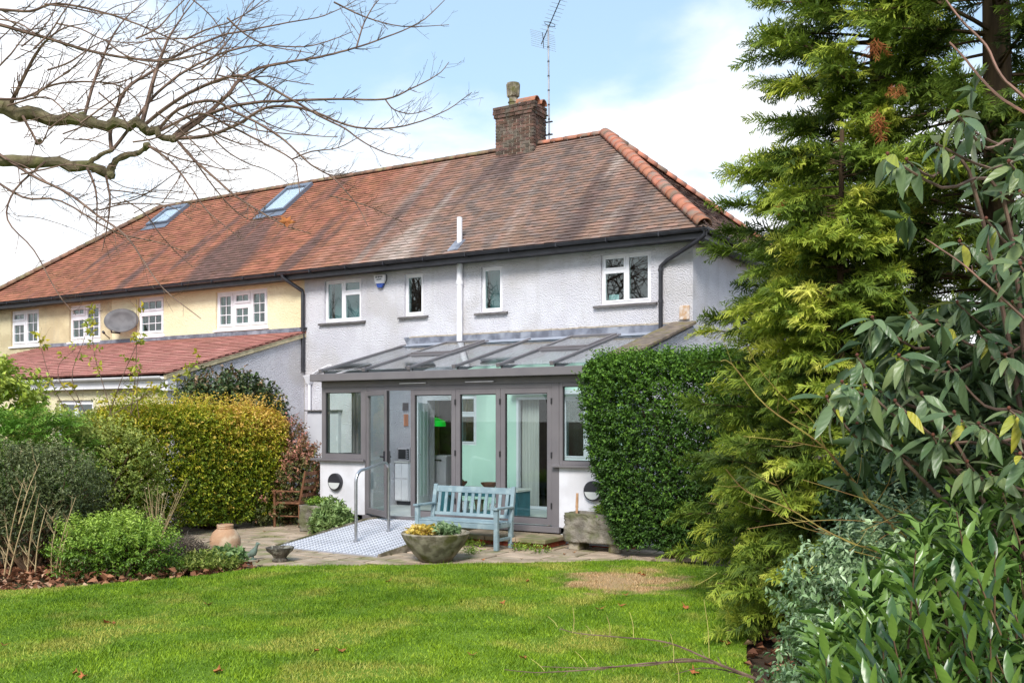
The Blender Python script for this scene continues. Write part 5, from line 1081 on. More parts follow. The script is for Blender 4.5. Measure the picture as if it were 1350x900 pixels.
def cypress(label, base, h, rad, nb, seed, z0=.1, zmax=None, dirs=None, sparse=1.0, spl=.34, tbase=.42, dens=8, inner=.35, tilt=.12):
    """trunk, limbs and flat sprays; limbs leave the trunk at all heights"""
    g = np.random.default_rng(seed); t = thing('cypress_tree', label, 'tree', base); bx0, by0, _ = base
    MB().tube([(bx0, by0, -.05), (bx0 + .03, by0, h * .3), (bx0 - .03, by0 + .05, h * .6), (bx0, by0, h)], [.011 * h, .0095 * h, .007 * h, .02], 10).build('trunk', M_cybark, t, smooth=True)
    lb = MB(); SP = []; SD = []; SN = []; SL_ = []; ST = []
    for i in range(nb):
        z = z0 + (h * .98 - z0) * g.random() ** 1.15
        if zmax and z > zmax: continue
        f = max(0, 1 - z / h); R_ = rad(z) * (g.uniform(.72, 1.1) if g.random() < .85 else g.uniform(1.1, 1.32)); az = g.uniform(0, 2 * np.pi)
        if dirs is not None and g.random() < dirs[2]:
            az = g.uniform(dirs[0], dirs[1])
        ri = g.uniform(.0, .30); d = np.array([math.cos(az), math.sin(az), ri]); p0 = np.array([bx0, by0, z]); pts = []
        for q in np.linspace(0, 1, 6): pts.append(p0 + d * R_ * q + np.array([0, 0, -.22 * R_ * q ** 2 + tilt * R_ * q ** 3]))
        lb.tube(pts, [.022 * (1 - .85 * q) * (R_ / 1.6) + .003 for q in np.linspace(0, 1, 6)], 4, caps=False)
        pts = np.array(pts); ns = int(dens * R_ / 1.6 * 2.2) + 3; q = inner + (1 - inner) * g.random(ns) ** .8
        idx = np.clip((q * 5).astype(int), 0, 4); fr = q * 5 - idx; pos = pts[idx] * (1 - fr[:, None]) + pts[idx + 1] * fr[:, None]; dl = nrm(pts[idx + 1] - pts[idx])
        side = np.array([-math.sin(az), math.cos(az), 0]); sg = g.choice([-1, 1], ns); ang = g.uniform(.15, 1.15, ns) * (1.15 - q * .6)
        dd = nrm(dl * np.cos(ang)[:, None] + side[None] * (np.sin(ang) * sg)[:, None] + g.normal(0, .16, (ns, 3)) + np.array([0, 0, .05]))
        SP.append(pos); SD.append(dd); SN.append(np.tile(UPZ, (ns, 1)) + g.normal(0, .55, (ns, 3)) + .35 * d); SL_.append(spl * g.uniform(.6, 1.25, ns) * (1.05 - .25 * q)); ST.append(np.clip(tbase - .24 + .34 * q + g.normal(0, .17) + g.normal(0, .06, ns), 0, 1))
    lb.build('limbs', M_cybark, t)
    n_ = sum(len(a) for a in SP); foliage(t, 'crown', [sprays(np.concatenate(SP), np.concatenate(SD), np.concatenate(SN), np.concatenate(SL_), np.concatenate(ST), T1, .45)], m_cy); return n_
nA = cypress('tall dense cypress tree rising beside the clipped hedge, out of sight at the top', tuple(at(1160, 553, 10.4).xy) + (0,), 13, lambda z: 1.80 * max(.05, 1 - z / 11.5) ** .72, 520, 3, z0=.35, zmax=8.0, dirs=(R(160), R(320), .7), spl=.38, dens=14, inner=.25, tbase=.48)
nB = cypress('low spreading cypress whose skirt hangs over the lawn', tuple(at(1110, 553, 8.9).xy) + (0,), 4.6, lambda z: 1.02 * (1 - z / 5.4) ** .5, 230, 5, z0=.1, dirs=(R(150), R(330), .65), spl=.30, dens=19, tbase=.5, inner=.2)
nC = cypress('old cypress with bare inner limbs and visible trunk behind the large-leaved shrub', tuple(at(1312, 553, 9.2).xy) + (0,), 14, lambda z: 1.5 * (1 - z / 17) ** .6, 300, 8, z0=.4, zmax=7.8, dirs=(R(170), R(300), .5), spl=.36, dens=12, tbase=.38, inner=.35)
nD = cypress('dense cypress standing behind the laurel and the old cypress', tuple(at(1410, 553, 10.8).xy) + (0,), 12, lambda z: 1.7 * (1 - z / 15) ** .6, 260, 12, z0=.3, zmax=8.5, spl=.42, dens=7.5, tbase=.36, inner=.2)
print('sprays', nA, nB, nC, nD)
# dead brown sprays in the tall cypress
for k, (px, py, s) in enumerate(((1157, 50, .5), (1182, 112, .34), (1157, 150, .6), (1030, 265, .3))):
    p = at(px, py, 8.8); nn_ = 5; g_ = thing('dead_spray', ['rusty brown dead tuft highest up in the tall cypress', 'small rusty dead tuft between two larger ones in the tall cypress', 'largest rusty brown dead tuft, just above the viburnum', 'tiny rusty dead tuft at the outer edge of the tall cypress'][k], 'dead tuft', tuple(p), 'dead tufts in the cypress')
    m_dead = leafmat('dead_leaf', [(0, S(132, 78, 46)), (1, S(178, 112, 66))], .8, .1, .25, .2)
    Pq = np.tile(np.array(p), (nn_, 1)) + RNG.normal(0, .02, (nn_, 3)); foliage(g_, 'foliage', [sprays(Pq, np.array([0, 0, -1]) + .35 * RNG.normal(size=(nn_, 3)), rand_dirs(nn_), np.full(nn_, .2 * s / .5), np.full(nn_, .5), T2)], m_dead)

rv = random.Random(21)
def shoot(b, pts, r0, r1, tw_n=0, tw_l=.2, rng=rv, n_=5, sub=True, up=.35):
    """smooth tapering shoot through control points with side twigs"""
    P = [Vector(p) for p in pts]; out = []
    for i in range(len(P) - 1):
        p0, p1, p2, p3 = P[max(i - 1, 0)], P[i], P[i + 1], P[min(i + 2, len(P) - 1)]; K = 4
        for k in range(K): t = k / K; out.append(.5 * ((2 * p1) + (p2 - p0) * t + (2 * p0 - 5 * p1 + 4 * p2 - p3) * t * t + (3 * p1 - p0 - 3 * p2 + p3) * t ** 3))
    out.append(P[-1]); m_ = len(out); kn = .16 if n_ >= 7 else .0; jt = .35 * r0 if n_ >= 7 else r0 * .12; out = [q + Vector((rng.uniform(-jt, jt), rng.uniform(-jt, jt), rng.uniform(-jt, jt))) if 0 < i < m_ - 1 else q for i, q in enumerate(out)]; b.tube(out, [(r0 + (r1 - r0) * i / (m_ - 1)) * (1 + rng.uniform(-kn, kn)) for i in range(m_)], n_, caps=False)
    for _ in range(tw_n):
        i = rng.randrange(int(m_ * .12), m_ - 1); p = out[i]; d = (out[i + 1] - out[i]).normalized(); sd_ = Vector((rng.gauss(0, 1), rng.gauss(0, 1), rng.gauss(up, 1))); sd_ = (sd_ - d * sd_.dot(d)).normalized()
        L_ = tw_l * rng.uniform(.25, 1) ; dd = (d * .8 + sd_ * .8).normalized(); q1 = p + dd * L_ * .5; q2 = q1 + (dd + Vector((rng.uniform(-.25, .25), rng.uniform(-.25, .25), up * .6))).normalized() * L_ * .5; rr_ = max(.0011, (r0 + (r1 - r0) * i / m_) * .42)
        b.tube([p, q1, q2], [rr_, rr_ * .8, rr_ * .5], 3, caps=False)
        if sub:
            for _k in range(rng.randrange(1, 4)):
                s_ = rng.uniform(.3, 1); base = p.lerp(q2, s_); e = base + (dd + Vector((rng.gauss(0, .6), rng.gauss(0, .6), rng.gauss(.25, .5)))).normalized() * L_ * rng.uniform(.15, .4); b.tube([base, e], [max(.001, rr_ * .6), .0009], 3, caps=False)
    return out

# --- big leaves as single pieces
def big_leaf_mesh(name, L_, W_, m, bend=.25, fold=.18, n_=5, wavy=0):
    b = MB(); rows = []
    for i in range(n_ + 1):
        q = i / n_; w = W_ / 2 * (math.sin(math.pi * min(1, q * .97 + .03)) ** .75) * (1 - .25 * q) * 1.12 if 0 < i < n_ else .0015
        x = L_ * (q - .12 * bend * q * q); z = -bend * L_ * q * q; rows.append((x, w, z))
    for (x, w, z) in rows: b.v += [(x, -w, z + fold * w + wavy * w * math.sin(x * 90)), (x, 0, z), (x, w, z + fold * w - wavy * w * math.sin(x * 90))]
    for i in range(n_):
        a = i * 3; b.f += [(a, a + 3, a + 4, a + 1), (a + 1, a + 4, a + 5, a + 2)]
    me = b.mesh(name); me.materials.append(m); me.polygons.foreach_set('use_smooth', [True] * len(me.polygons)); return me
def obj_leaf_mat(name, cols, rough, back, trans=.2, vein=True, spec=.45, bump=.6):
    m = leafmat(name, [(0, cols[0]), (1, cols[-1])], rough, trans, .0, spec, back=back); n = m.node_tree.nodes; l = m.node_tree.links
    cr = [x for x in n if x.type == 'VALTORGB'][0]; oi = n.new('ShaderNodeObjectInfo'); l.new(oi.outputs['Random'], cr.inputs[0]); e = cr.color_ramp.elements
    while len(e) < len(cols): e.new(.5)
    for i, c in enumerate(cols): e[i].position = i / (len(cols) - 1) if i < len(cols) - 1 else 1; e[i].color = c
    tc = n.new('ShaderNodeTexCoord'); wv = n.new('ShaderNodeTexWave'); wv.bands_direction = 'DIAGONAL'; wv.inputs['Scale'].default_value = 22; wv.inputs['Distortion'].default_value = 1.5; l.new(tc.outputs['Object'], wv.inputs['Vector'])
    bp = n.new('ShaderNodeBump'); bp.inputs['Strength'].default_value = bump; bp.inputs['Distance'].default_value = .004; l.new(wv.outputs['Fac'], bp.inputs['Height']); l.new(bp.outputs[0], n['Principled BSDF'].inputs['Normal'])
    return m
def place_leaf(par, me, p, d, up, s=1, roll=0):
    d = Vector(d).normalized(); y = Vector(up).cross(d)
    if y.length < 1e-4: y = d.orthogonal()
    y.normalize(); z = d.cross(y); o = link('leaf', me, par, Vector(p) - wloc(par)); mt = Matrix((d, y, z)).transposed(); o.rotation_euler = (mt @ Matrix.Rotation(roll, 3, 'X')).to_euler(); o.scale = (s, s, s); return o
m_vb = obj_leaf_mat('wrinkled_leaf', [S(84, 108, 70), S(104, 128, 84), S(126, 146, 102), S(94, 116, 78), S(140, 154, 98)], .36, S(168, 174, 138), trans=.25, spec=.5, bump=.35)
m_vy = obj_leaf_mat('yellowing_leaf', [S(150, 158, 60), S(190, 176, 60)], .45, S(170, 170, 100))
rv = random.Random(21)
VB = thing('large_leaved_viburnum', 'large shrub with long drooping wrinkled grey-green leaves above the laurel', 'shrub', tuple(at(1330, 553, 4.9).xy) + (0,))
vb_me = [big_leaf_mesh('leaf', L_, W_, m_vb, bd_, .22, 6, .05) for (L_, W_, bd_) in ((.185, .05, .3), (.165, .047, .45), (.20, .053, .22), (.13, .042, .35))]
vb_y = [big_leaf_mesh('leaf', .16, .045, m_vy, .3, .2, 6)]
ends = [(1262, 150, 4.6, 9), (1280, 172, 4.7, 7), (1170, 205, 4.6, 10), (1195, 212, 4.7, 7), (1235, 190, 4.6, 5), (1330, 215, 4.4, 7), (1345, 255, 4.3, 8), (1300, 290, 4.7, 7), (1340, 315, 4.4, 8), (1265, 320, 4.9, 7), (1310, 345, 4.8, 7), (1150, 420, 5.0, 9), (1200, 415, 5.1, 8), (1235, 425, 5.0, 8), (1130, 470, 4.9, 9), (1185, 470, 4.9, 8), (1262, 400, 5.1, 6), (1290, 440, 4.9, 9), (1335, 400, 4.6, 8), (1325, 470, 4.6, 9), (1250, 480, 4.8, 9), (1110, 505, 4.8, 10), (1090, 525, 4.8, 8), (1140, 510, 4.7, 9), (1180, 530, 4.7, 10), (1215, 520, 4.8, 8), (1258, 545, 4.6, 10), (1290, 560, 4.5, 9), (1230, 575, 4.7, 8), (1130, 560, 4.9, 7), (1175, 590, 4.9, 7), (1330, 540, 4.5, 9), (1345, 600, 4.3, 8), (1275, 610, 4.6, 6), (1305, 625, 4.6, 6), (1345, 350, 4.3, 6)]
vbb = at(1340, 553, 5.0); sb = MB(); nl = 0
for (px, py, t, k) in ends:
    e = at(px, py, t); src = at(min(1420, px + rv.uniform(60, 140)), py + rv.uniform(20, 90), t + rv.uniform(.1, .4)); c_ = (e - src).normalized(); mid = (e + src) / 2 + Vector((0, 0, -.04))
    rt_ = Vector((vbb.x + rv.uniform(-.15, .15), vbb.y + rv.uniform(-.1, .2), .0)); hub = rt_.lerp(src, .55) + Vector((.12 + rv.uniform(-.05, .15), .1, .25)); shoot(sb, [rt_, rt_.lerp(hub, .5) + Vector((.05, 0, .05)), hub, src + Vector((.05, .02, .03)), mid, e], .018, .005, 0)
    az0 = rv.uniform(0, 6.28)
    for j in range(k):
        if nl >= 298: break
        az = az0 + j * 2.4; el = rv.uniform(-1.3, -.35) if j > 1 else rv.uniform(-.5, .3); d = Vector((math.cos(az) * math.cos(el), math.sin(az) * math.cos(el), math.sin(el))) + c_ * .25 + Vector((-.12, -.25, -.1))
        me = vb_y[0] if rv.random() < .07 else vb_me[rv.randrange(4)]; place_leaf(VB, me, e - c_ * (.012 * j) + d.normalized() * .012, d, (0, -.3, 1), rv.uniform(.58, 1.12), rv.uniform(-.7, .7)); nl += 1
    # flower bud cluster
    b = MB(); b.lathe([(.003, 0), (.008, .005), (.009, .012), (.003, .018)], e, 7); b.build('bud', mat('brown_bud', S(120, 72, 56), S(92, 54, 44), 40, .9), VB)
sb.build('stem', M_twig, VB, smooth=True)
# inner leaves in shade: small mass behind the single leaves
P = []
for (px, py, t, k) in ends:
    for _ in range(9 if py > 330 else 2): P.append(np.array(at(min(1440, px + rv.uniform(-15, 150)), py + rv.uniform(-30, 70), t + rv.uniform(.12, .75))))
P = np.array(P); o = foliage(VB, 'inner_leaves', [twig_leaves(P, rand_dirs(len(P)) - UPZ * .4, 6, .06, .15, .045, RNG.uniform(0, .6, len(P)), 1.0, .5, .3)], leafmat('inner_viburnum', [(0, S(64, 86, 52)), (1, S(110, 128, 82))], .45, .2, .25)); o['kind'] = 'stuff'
# laurel, lower right
m_lr = obj_leaf_mat('laurel_leaf', [S(44, 72, 38), S(62, 94, 42), S(54, 84, 52), S(92, 126, 50), S(64, 92, 64)], .28, S(128, 158, 70), trans=.25, spec=.6, bump=.1)
LR = thing('laurel_shrub', 'glossy upright-leaved laurel beside the pale small-leaved shrub', 'shrub', tuple(at(1290, 553, 4.0).xy) + (0,))
lr_me = [big_leaf_mesh('leaf', L_, W_, m_lr, bd_, .25, 5) for (L_, W_, bd_) in ((.15, .04, .1), (.13, .037, .2), (.17, .043, .05), (.11, .034, .12))]
tips = []
for i in range(46):
    px = rv.uniform(1075, 1375); top = np.interp(px, [1075, 1110, 1150, 1200, 1250, 1300, 1375], [880, 845, 800, 730, 660, 640, 650]); py = top + rv.random() ** .8 * (960 - top) * .9
    tips.append((px, py, np.interp(py, [640, 900], [4.5, 3.7]) + rv.uniform(-.25, .3)))
sb = MB(); nl = 0; ext_ = []
for (px, py, t) in sorted(tips, key=lambda q: q[2]):
    e = at(px, py, t); d0 = Vector((rv.uniform(-.45, .1), rv.uniform(-.35, .15), 1)).normalized(); L_ = rv.uniform(.2, .34); s0 = e - d0 * L_; sb.tube([s0 - d0 * .1, s0, e], [.005, .0045, .003], 5, caps=False)
    az0 = rv.uniform(0, 6.28); k = 9
    for j in range(k):
        q = j / (k - 1); az = az0 + j * 2.4; rad_ = Vector((math.cos(az), math.sin(az), 0)); d = d0 * (.75 + .5 * q) + rad_ * (.75 - .35 * q)
        if nl < 296: place_leaf(LR, lr_me[rv.randrange(4)], s0 + d0 * L_ * q, d, -rad_ + d0 * .6, rv.uniform(.8, 1.15), rv.uniform(-.3, .3)); nl += 1
        else: ext_.append((s0 + d0 * L_ * q, d))
P = []; D = []
for i in range(520):
    px = rv.uniform(1085, 1420); top = np.interp(px, [1075, 1110, 1150, 1200, 1250, 1300, 1375], [900, 865, 820, 750, 690, 670, 670]); py = top + rv.random() * (980 - top); t = np.interp(py, [640, 900], [4.6, 3.9]) + rv.uniform(.1, .8)
    P.append(np.array(at(px, py, t))); D.append((rv.uniform(-.5, .3), rv.uniform(-.4, .3), 1))
o = foliage(LR, 'inner_leaves', [twig_leaves(np.array(P), np.array(D), 7, .2, .11, .034, RNG.uniform(.0, 1, len(P)), .75, .3, .1)], leafmat('inner_laurel', [(0, S(48, 76, 34)), (.6, S(78, 112, 44)), (1, S(116, 146, 62))], .25, .25, .25, .55, back=S(120, 150, 72))); o['kind'] = 'stuff'
sb.build('stem', M_stem, LR)
stems(LR, LR.location, [tuple(p) for p in P[:40]], .014)
# pale choisya-like shrub
m_ch = leafmat('choisya_leaf', [(0, S(74, 102, 60)), (.5, S(118, 148, 96)), (1, S(180, 200, 156))], .3, .2, .3, .55)
c0 = at(1150, 795, 5.2); c1 = at(1205, 735, 5.5); c2 = at(1125, 865, 4.9)
shrub('pale_shrub', 'low pale grey-green small-leaved shrub in front of the laurel', 'shrub', tuple(at(1130, 553, 5.2).xy) + (0,), [(c0.x, c0.y, .95, .42, .42, .36), (c1.x, c1.y, 1.1, .42, .42, .42), (c2.x, c2.y, .62, .36, .36, .34), (c0.x, c0.y, .45, .45, .45, .4)], 2600, 7, .10, .045, .019, m_ch, .1, .9, shell=.5, tn=.15)
# backing shrub that closes the dark hollow under the viburnum
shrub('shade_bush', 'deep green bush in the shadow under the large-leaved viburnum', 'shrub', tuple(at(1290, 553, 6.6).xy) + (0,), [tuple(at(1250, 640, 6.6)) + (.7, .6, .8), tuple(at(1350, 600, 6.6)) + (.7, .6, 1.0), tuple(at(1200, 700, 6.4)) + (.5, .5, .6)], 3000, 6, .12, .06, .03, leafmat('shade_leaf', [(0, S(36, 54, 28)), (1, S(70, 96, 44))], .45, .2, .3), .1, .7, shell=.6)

# --- bare twigs
# overhanging bare tree, its trunk left of the frame
BT = thing('bare_tree', 'leafless tree with knobbly limbs and long thin shoots reaching before the roof', 'tree', (-7.9, 3.0, 0))
tk = Vector((-7.9, 3.0, 0)); top = at(-330, 150, 6.3)
MB().tube([tk - Vector((0, 0, .1)), tk + Vector((.02, .0, 1.2)), tk + Vector((.12, .08, 2.4)), tk + Vector((.2, .2, 3.4)), tk + Vector((.1, .1, 5.2)), tk + Vector((.25, .1, 7.0))], [.19, .15, .13, .11, .07, .02], 12).build('trunk', M_bark, BT, smooth=True)
lim = MB()
def A_(L_, t0, t1): return [at(x, y, t0 + (t1 - t0) * i / (len(L_) - 1)) for i, (x, y) in enumerate(L_)]
s1 = tk + Vector((.17, .15, 3.1))
shoot(lim, [s1] + A_([(-120, 100), (-55, 118), (0, 138), (35, 152), (95, 157), (140, 163), (180, 164), (205, 176), (228, 183)], 6.4, 6.5), .062, .022, 6, .1, n_=9, sub=False)
shoot(lim, [tk + Vector((.17, .15, 2.8))] + A_([(-120, 210), (-55, 208), (0, 213), (60, 213), (115, 219), (146, 230)], 6.3, 6.6), .056, .03, 6, .1, n_=9, sub=False)
shoot(lim, A_([(146, 230), (150, 216), (165, 206), (185, 200), (195, 190)], 6.6, 6.5), .026, .014, n_=8)
shoot(lim, A_([(112, 219), (128, 208), (148, 198)], 6.55, 6.5), .018, .012, n_=7)
for (x, y, r_) in ((228, 183, .03), (186, 163, .032), (146, 231, .033), (193, 192, .027), (90, 157, .036), (108, 152, .028), (50, 187, .02)):
    p = at(x, y, 6.5); lim.tube([p + Vector((-.02, 0, -.015)), p, p + Vector((.02, .01, .015))], [r_ * .5, r_, r_ * .5], 7)
lim.build('limb', M_bark, BT, smooth=True)
sh_ = MB()
shoots = [([(228, 183), (262, 160), (300, 125), (320, 101), (352, 87), (400, 79), (440, 71), (475, 61), (520, 45), (560, 25), (590, -4)], 6.5, 7.2, .014), ([(226, 182), (252, 161), (290, 145), (330, 136), (400, 132), (450, 131), (508, 131), (540, 118), (575, 100), (592, 82)], 6.5, 7.0, .013),
 ([(228, 183), (270, 180), (310, 166), (350, 143), (385, 141), (420, 150), (460, 166), (500, 170), (545, 163), (590, 145), (622, 122)], 6.5, 6.2, .012), ([(188, 167), (228, 136), (270, 113), (315, 100), (350, 112), (385, 132), (420, 152), (455, 170), (480, 188), (510, 202), (545, 209)], 6.5, 6.0, .012),
 ([(205, 176), (236, 144), (280, 133), (310, 148), (345, 165), (375, 185), (410, 217), (440, 235), (468, 267), (485, 298)], 6.5, 5.8, .011), ([(236, 188), (255, 210), (280, 232), (310, 258), (345, 280), (375, 297), (410, 308)], 6.5, 5.9, .01),
 ([(186, 166), (204, 100), (218, 60), (235, 30), (262, -6)], 6.5, 6.9, .015), ([(110, 158), (125, 105), (145, 55), (165, 25), (200, -5)], 6.5, 7.0, .011), ([(15, 135), (25, 115), (45, 75), (60, 55), (85, 37), (120, 30)], 6.4, 6.0, .013),
 ([(147, 199), (146, 168), (165, 120), (200, 95), (240, 70), (290, 48), (330, 40), (380, 30), (430, 20), (478, -4)], 6.5, 7.2, .013), ([(147, 199), (172, 168), (200, 130), (235, 100), (270, 80), (310, 65), (350, 60), (400, 62), (440, 52), (465, 42)], 6.5, 7.0, .011),
 ([(-40, 25), (0, 33), (60, 50), (115, 66), (165, 76), (220, 80), (260, 72), (290, 58), (310, 30), (352, -4)], 6.0, 6.4, .012), ([(-40, 12), (0, 13), (40, 15), (75, 5), (130, 15), (170, 28), (200, 40), (250, 62), (300, 75), (350, 58)], 5.8, 6.0, .009),
 ([(115, 222), (125, 245), (128, 275), (126, 320)], 6.5, 6.3, .009), ([(140, 232), (145, 265), (141, 300), (135, 330)], 6.5, 6.4, .008), ([(-20, 190), (40, 230), (90, 255), (130, 285), (165, 310), (190, 345), (215, 380), (265, 420)], 6.4, 5.8, .01),
 ([(-20, 228), (30, 260), (80, 265), (150, 305), (210, 320), (262, 338)], 6.4, 6.0, .008), ([(194, 191), (225, 213), (250, 245), (275, 280), (322, 317)], 6.5, 6.2, .008), ([(205, 176), (262, 150), (300, 165), (340, 185), (385, 210), (392, 230), (395, 255)], 6.5, 6.0, .009),
 ([(232, 184), (252, 205), (268, 228), (300, 268), (330, 290), (352, 285)], 6.5, 6.6, .007), ([(30, 153), (42, 175), (52, 190), (62, 175), (68, 150)], 6.4, 6.3, .009), ([(60, 213), (20, 250), (10, 290), (45, 330), (75, 385), (100, 415)], 6.4, 6.0, .007), ([(-10, 130), (30, 130), (70, 112), (120, 108), (160, 115), (185, 140), (180, 165)], 6.3, 6.5, .009),
 ([(10, 140), (60, 128), (90, 150), (120, 170)], 6.3, 6.0, .006), ([(232, 183), (262, 170), (300, 160), (340, 172), (400, 178), (445, 181)], 6.4, 6.1, .007), ([(194, 191), (230, 207), (262, 215), (300, 224), (330, 222)], 6.5, 6.3, .006), ([(300, 125), (330, 150), (370, 170), (420, 180)], 6.6, 6.9, .006), ([(470, 62), (480, 30), (495, 5), (510, -10)], 7.0, 7.1, .006), ([(508, 131), (520, 145), (545, 150), (570, 142)], 7.0, 7.0, .005), ([(440, 3), (480, 22), (530, 35), (592, 33)], 7.0, 7.2, .006), ([(385, 210), (410, 200), (445, 195), (478, 178)], 6.2, 6.3, .005), ([(410, 217), (440, 232), (470, 225)], 6.0, 6.0, .004), ([(435, 258), (480, 270), (530, 292)], 6.0, 5.9, .004)]
for (L_, t0, t1, r_) in shoots: shoot(sh_, A_(L_, t0, t1), r_ * 1.12, .0024, int(7 + len(L_) * 2.8), .21)
for k in range(44):
    x, y = rv.uniform(-30, 300), rv.uniform(-15, 330); a = rv.uniform(-.9, .9); pts = []; t = rv.uniform(5.6, 7.4)
    if y > 200 and x > 180: continue
    for i in range(5): pts.append(at(x, y, t)); x += math.cos(a) * 32; y += math.sin(a) * 32; a += rv.uniform(-.4, .4); t += rv.uniform(-.05, .05)
    shoot(sh_, pts, .006, .002, 8, .2)
for k in range(46):
    x, y = rv.uniform(-20, 330), rv.uniform(-15, 290); a = rv.uniform(-1.1, .5); pts = []; t = rv.uniform(5.8, 7.2)
    if y > 215 and x > 230: continue
    for i in range(5): pts.append(at(x, y, t)); x += math.cos(a) * 26; y += math.sin(a) * 26; a += rv.uniform(-.35, .35); t += rv.uniform(-.05, .05)
    shoot(sh_, pts, .0036, .0012, 9, .15)
sh_.build('shoots', M_twig, BT, smooth=True)
hl = thing('hanging_leaf', 'single orange brown dead leaf hanging from a bare shoot before the roof', 'leaf', tuple(at(378, 292, 5.9)))
m_fl = mat('dry_leaf', S(178, 118, 66), S(140, 86, 50), 30, .8, .3, 60, rnd=.3, spec=.2)
def dry_leaf_mesh(s=.06):
    b = MB(); pts = []
    for k in range(10):
        a = 2 * math.pi * k / 10; r_ = s * (1 if k % 2 == 0 else .55) * (1.3 if k == 0 else 1); pts.append((r_ * math.cos(a), r_ * .8 * math.sin(a), .012 * math.sin(a * 2 + 1) + .3 * r_ * r_ / s))
    b.add([(0, 0, 0.0)] + pts, [(0, k + 1, (k + 1) % 10 + 1) for k in range(10)]); me = b.mesh('leaf'); me.materials.append(m_fl); return me
dm = dry_leaf_mesh(.05); o = link('blade', dm, hl); o.rotation_euler = (R(80), R(15), R(30))
# arching bare branch low over the lawn
BR = thing('bare_branch', 'thin thorny bare branch reaching out low over the lawn', 'branch', tuple(at(1010, 905, 6.0)))
bb2 = MB(); mt_ = M_twig
for (L_, r_, n2) in (([(1030, 915), (1000, 896), (960, 880), (930, 871), (890, 872), (850, 874), (800, 880), (750, 884), (705, 886), (665, 882)], .011, 22), ([(960, 880), (920, 862), (885, 848), (850, 842), (800, 838), (760, 834), (738, 828)], .007, 14), ([(940, 874), (900, 868), (860, 876), (810, 878), (770, 880), (712, 878)], .006, 10), ([(1000, 896), (960, 884), (925, 880), (890, 888)], .005, 6)): shoot(bb2, A_(L_, 6.0, 6.25), r_, .0022, n2, .07, sub=False)
bb2.build('twigs', mt_, BR, smooth=True)
gr_ = MB()
for (x, y, x2, y2) in ((755, 834, 755, 800), (780, 836, 772, 824), (804, 838, 800, 812), (835, 840, 830, 806), (735, 826, 722, 812), (718, 884, 700, 868), (775, 878, 758, 858), (888, 872, 884, 835), (935, 867, 928, 790), (895, 900, 890, 872), (945, 755, 915, 772), (1100, 760, 1090, 800)): shoot(gr_, A_([(x, y), ((x + x2) / 2 + 2, (y + y2) / 2), (x2, y2)], 6.0, 6.1), .0026, .0016, 0)
gr_.build('side_shoots', mat('straw_stem', S(184, 176, 96), S(160, 140, 84), 9, .7), BR, kind='stuff')
# yellow green wispy stems before the cypress
YS = thing('wispy_shrub', 'sparse shrub of thin yellow-green bare stems in front of the cypress', 'shrub', tuple(at(1230, 553, 5.2).xy) + (0,)); yb_ = MB(); root = at(1240, 830, 5.2)
for (L_, r_) in (([(1240, 830), (1195, 720), (1150, 665), (1110, 615), (1075, 580), (1010, 535), (965, 480), (950, 476)], .008), ([(1290, 760), (1180, 735), (1100, 705), (1040, 670), (985, 648), (957, 618)], .006), ([(1200, 712), (1150, 668), (1120, 630), (1088, 590), (1075, 560), (1062, 545)], .006), ([(1285, 750), (1240, 700), (1170, 668), (1110, 648), (1058, 632)], .004), ([(1230, 680), (1180, 688), (1100, 685), (1030, 690), (985, 697)], .003), ([(1255, 690), (1180, 700), (1140, 720), (1100, 705)], .003), ([(1150, 668), (1170, 640), (1178, 612)], .003), ([(1215, 655), (1180, 680), (1135, 700)], .003), ([(1060, 545), (1030, 520), (1000, 485), (985, 455)], .003), ([(1085, 590), (1030, 580), (980, 575)], .003), ([(1040, 668), (1025, 640), (1012, 618)], .003), ([(1095, 705), (1050, 692), (1010, 668)], .003), ([(1315, 742), (1270, 758), (1200, 745), (1120, 725)], .003)):
    shoot(yb_, A_(L_, 5.3, 5.0), r_, .0018, 4, .22, sub=False)
yb_.tube([root, (root.x, root.y, 0)], .012, 6); yb_.build('stems', mat('yellow_stem', S(176, 160, 84), S(140, 104, 70), 5, .6), YS)
# long cane shoots at the upper right
CN = thing('rose_canes', 'long reddish bare canes arching above the large-leaved viburnum', 'cane', tuple(at(1400, 553, 4.3).xy) + (0,)); cb_ = MB()
for L_ in ([(1400, 180), (1350, 128), (1320, 100), (1300, 60), (1275, 35), (1258, 15), (1240, -10)], [(1420, 190), (1350, 148), (1318, 128), (1290, 100), (1270, 75), (1252, 56)], [(1460, 560), (1390, 460), (1340, 410), (1300, 375), (1265, 345), (1220, 315)]): shoot(cb_, A_(L_, 4.3, 4.5), .008, .004, 2, .05, sub=False)
cb_.tube([at(1400, 180, 4.3), at(1440, 400, 4.3), at(1450, 700, 4.3), tuple(at(1450, 553, 4.3).xy) + (0,)], .009, 6); cb_.build('canes', mat('red_cane', S(148, 108, 92), S(112, 84, 70), 9, .6), CN, smooth=True)
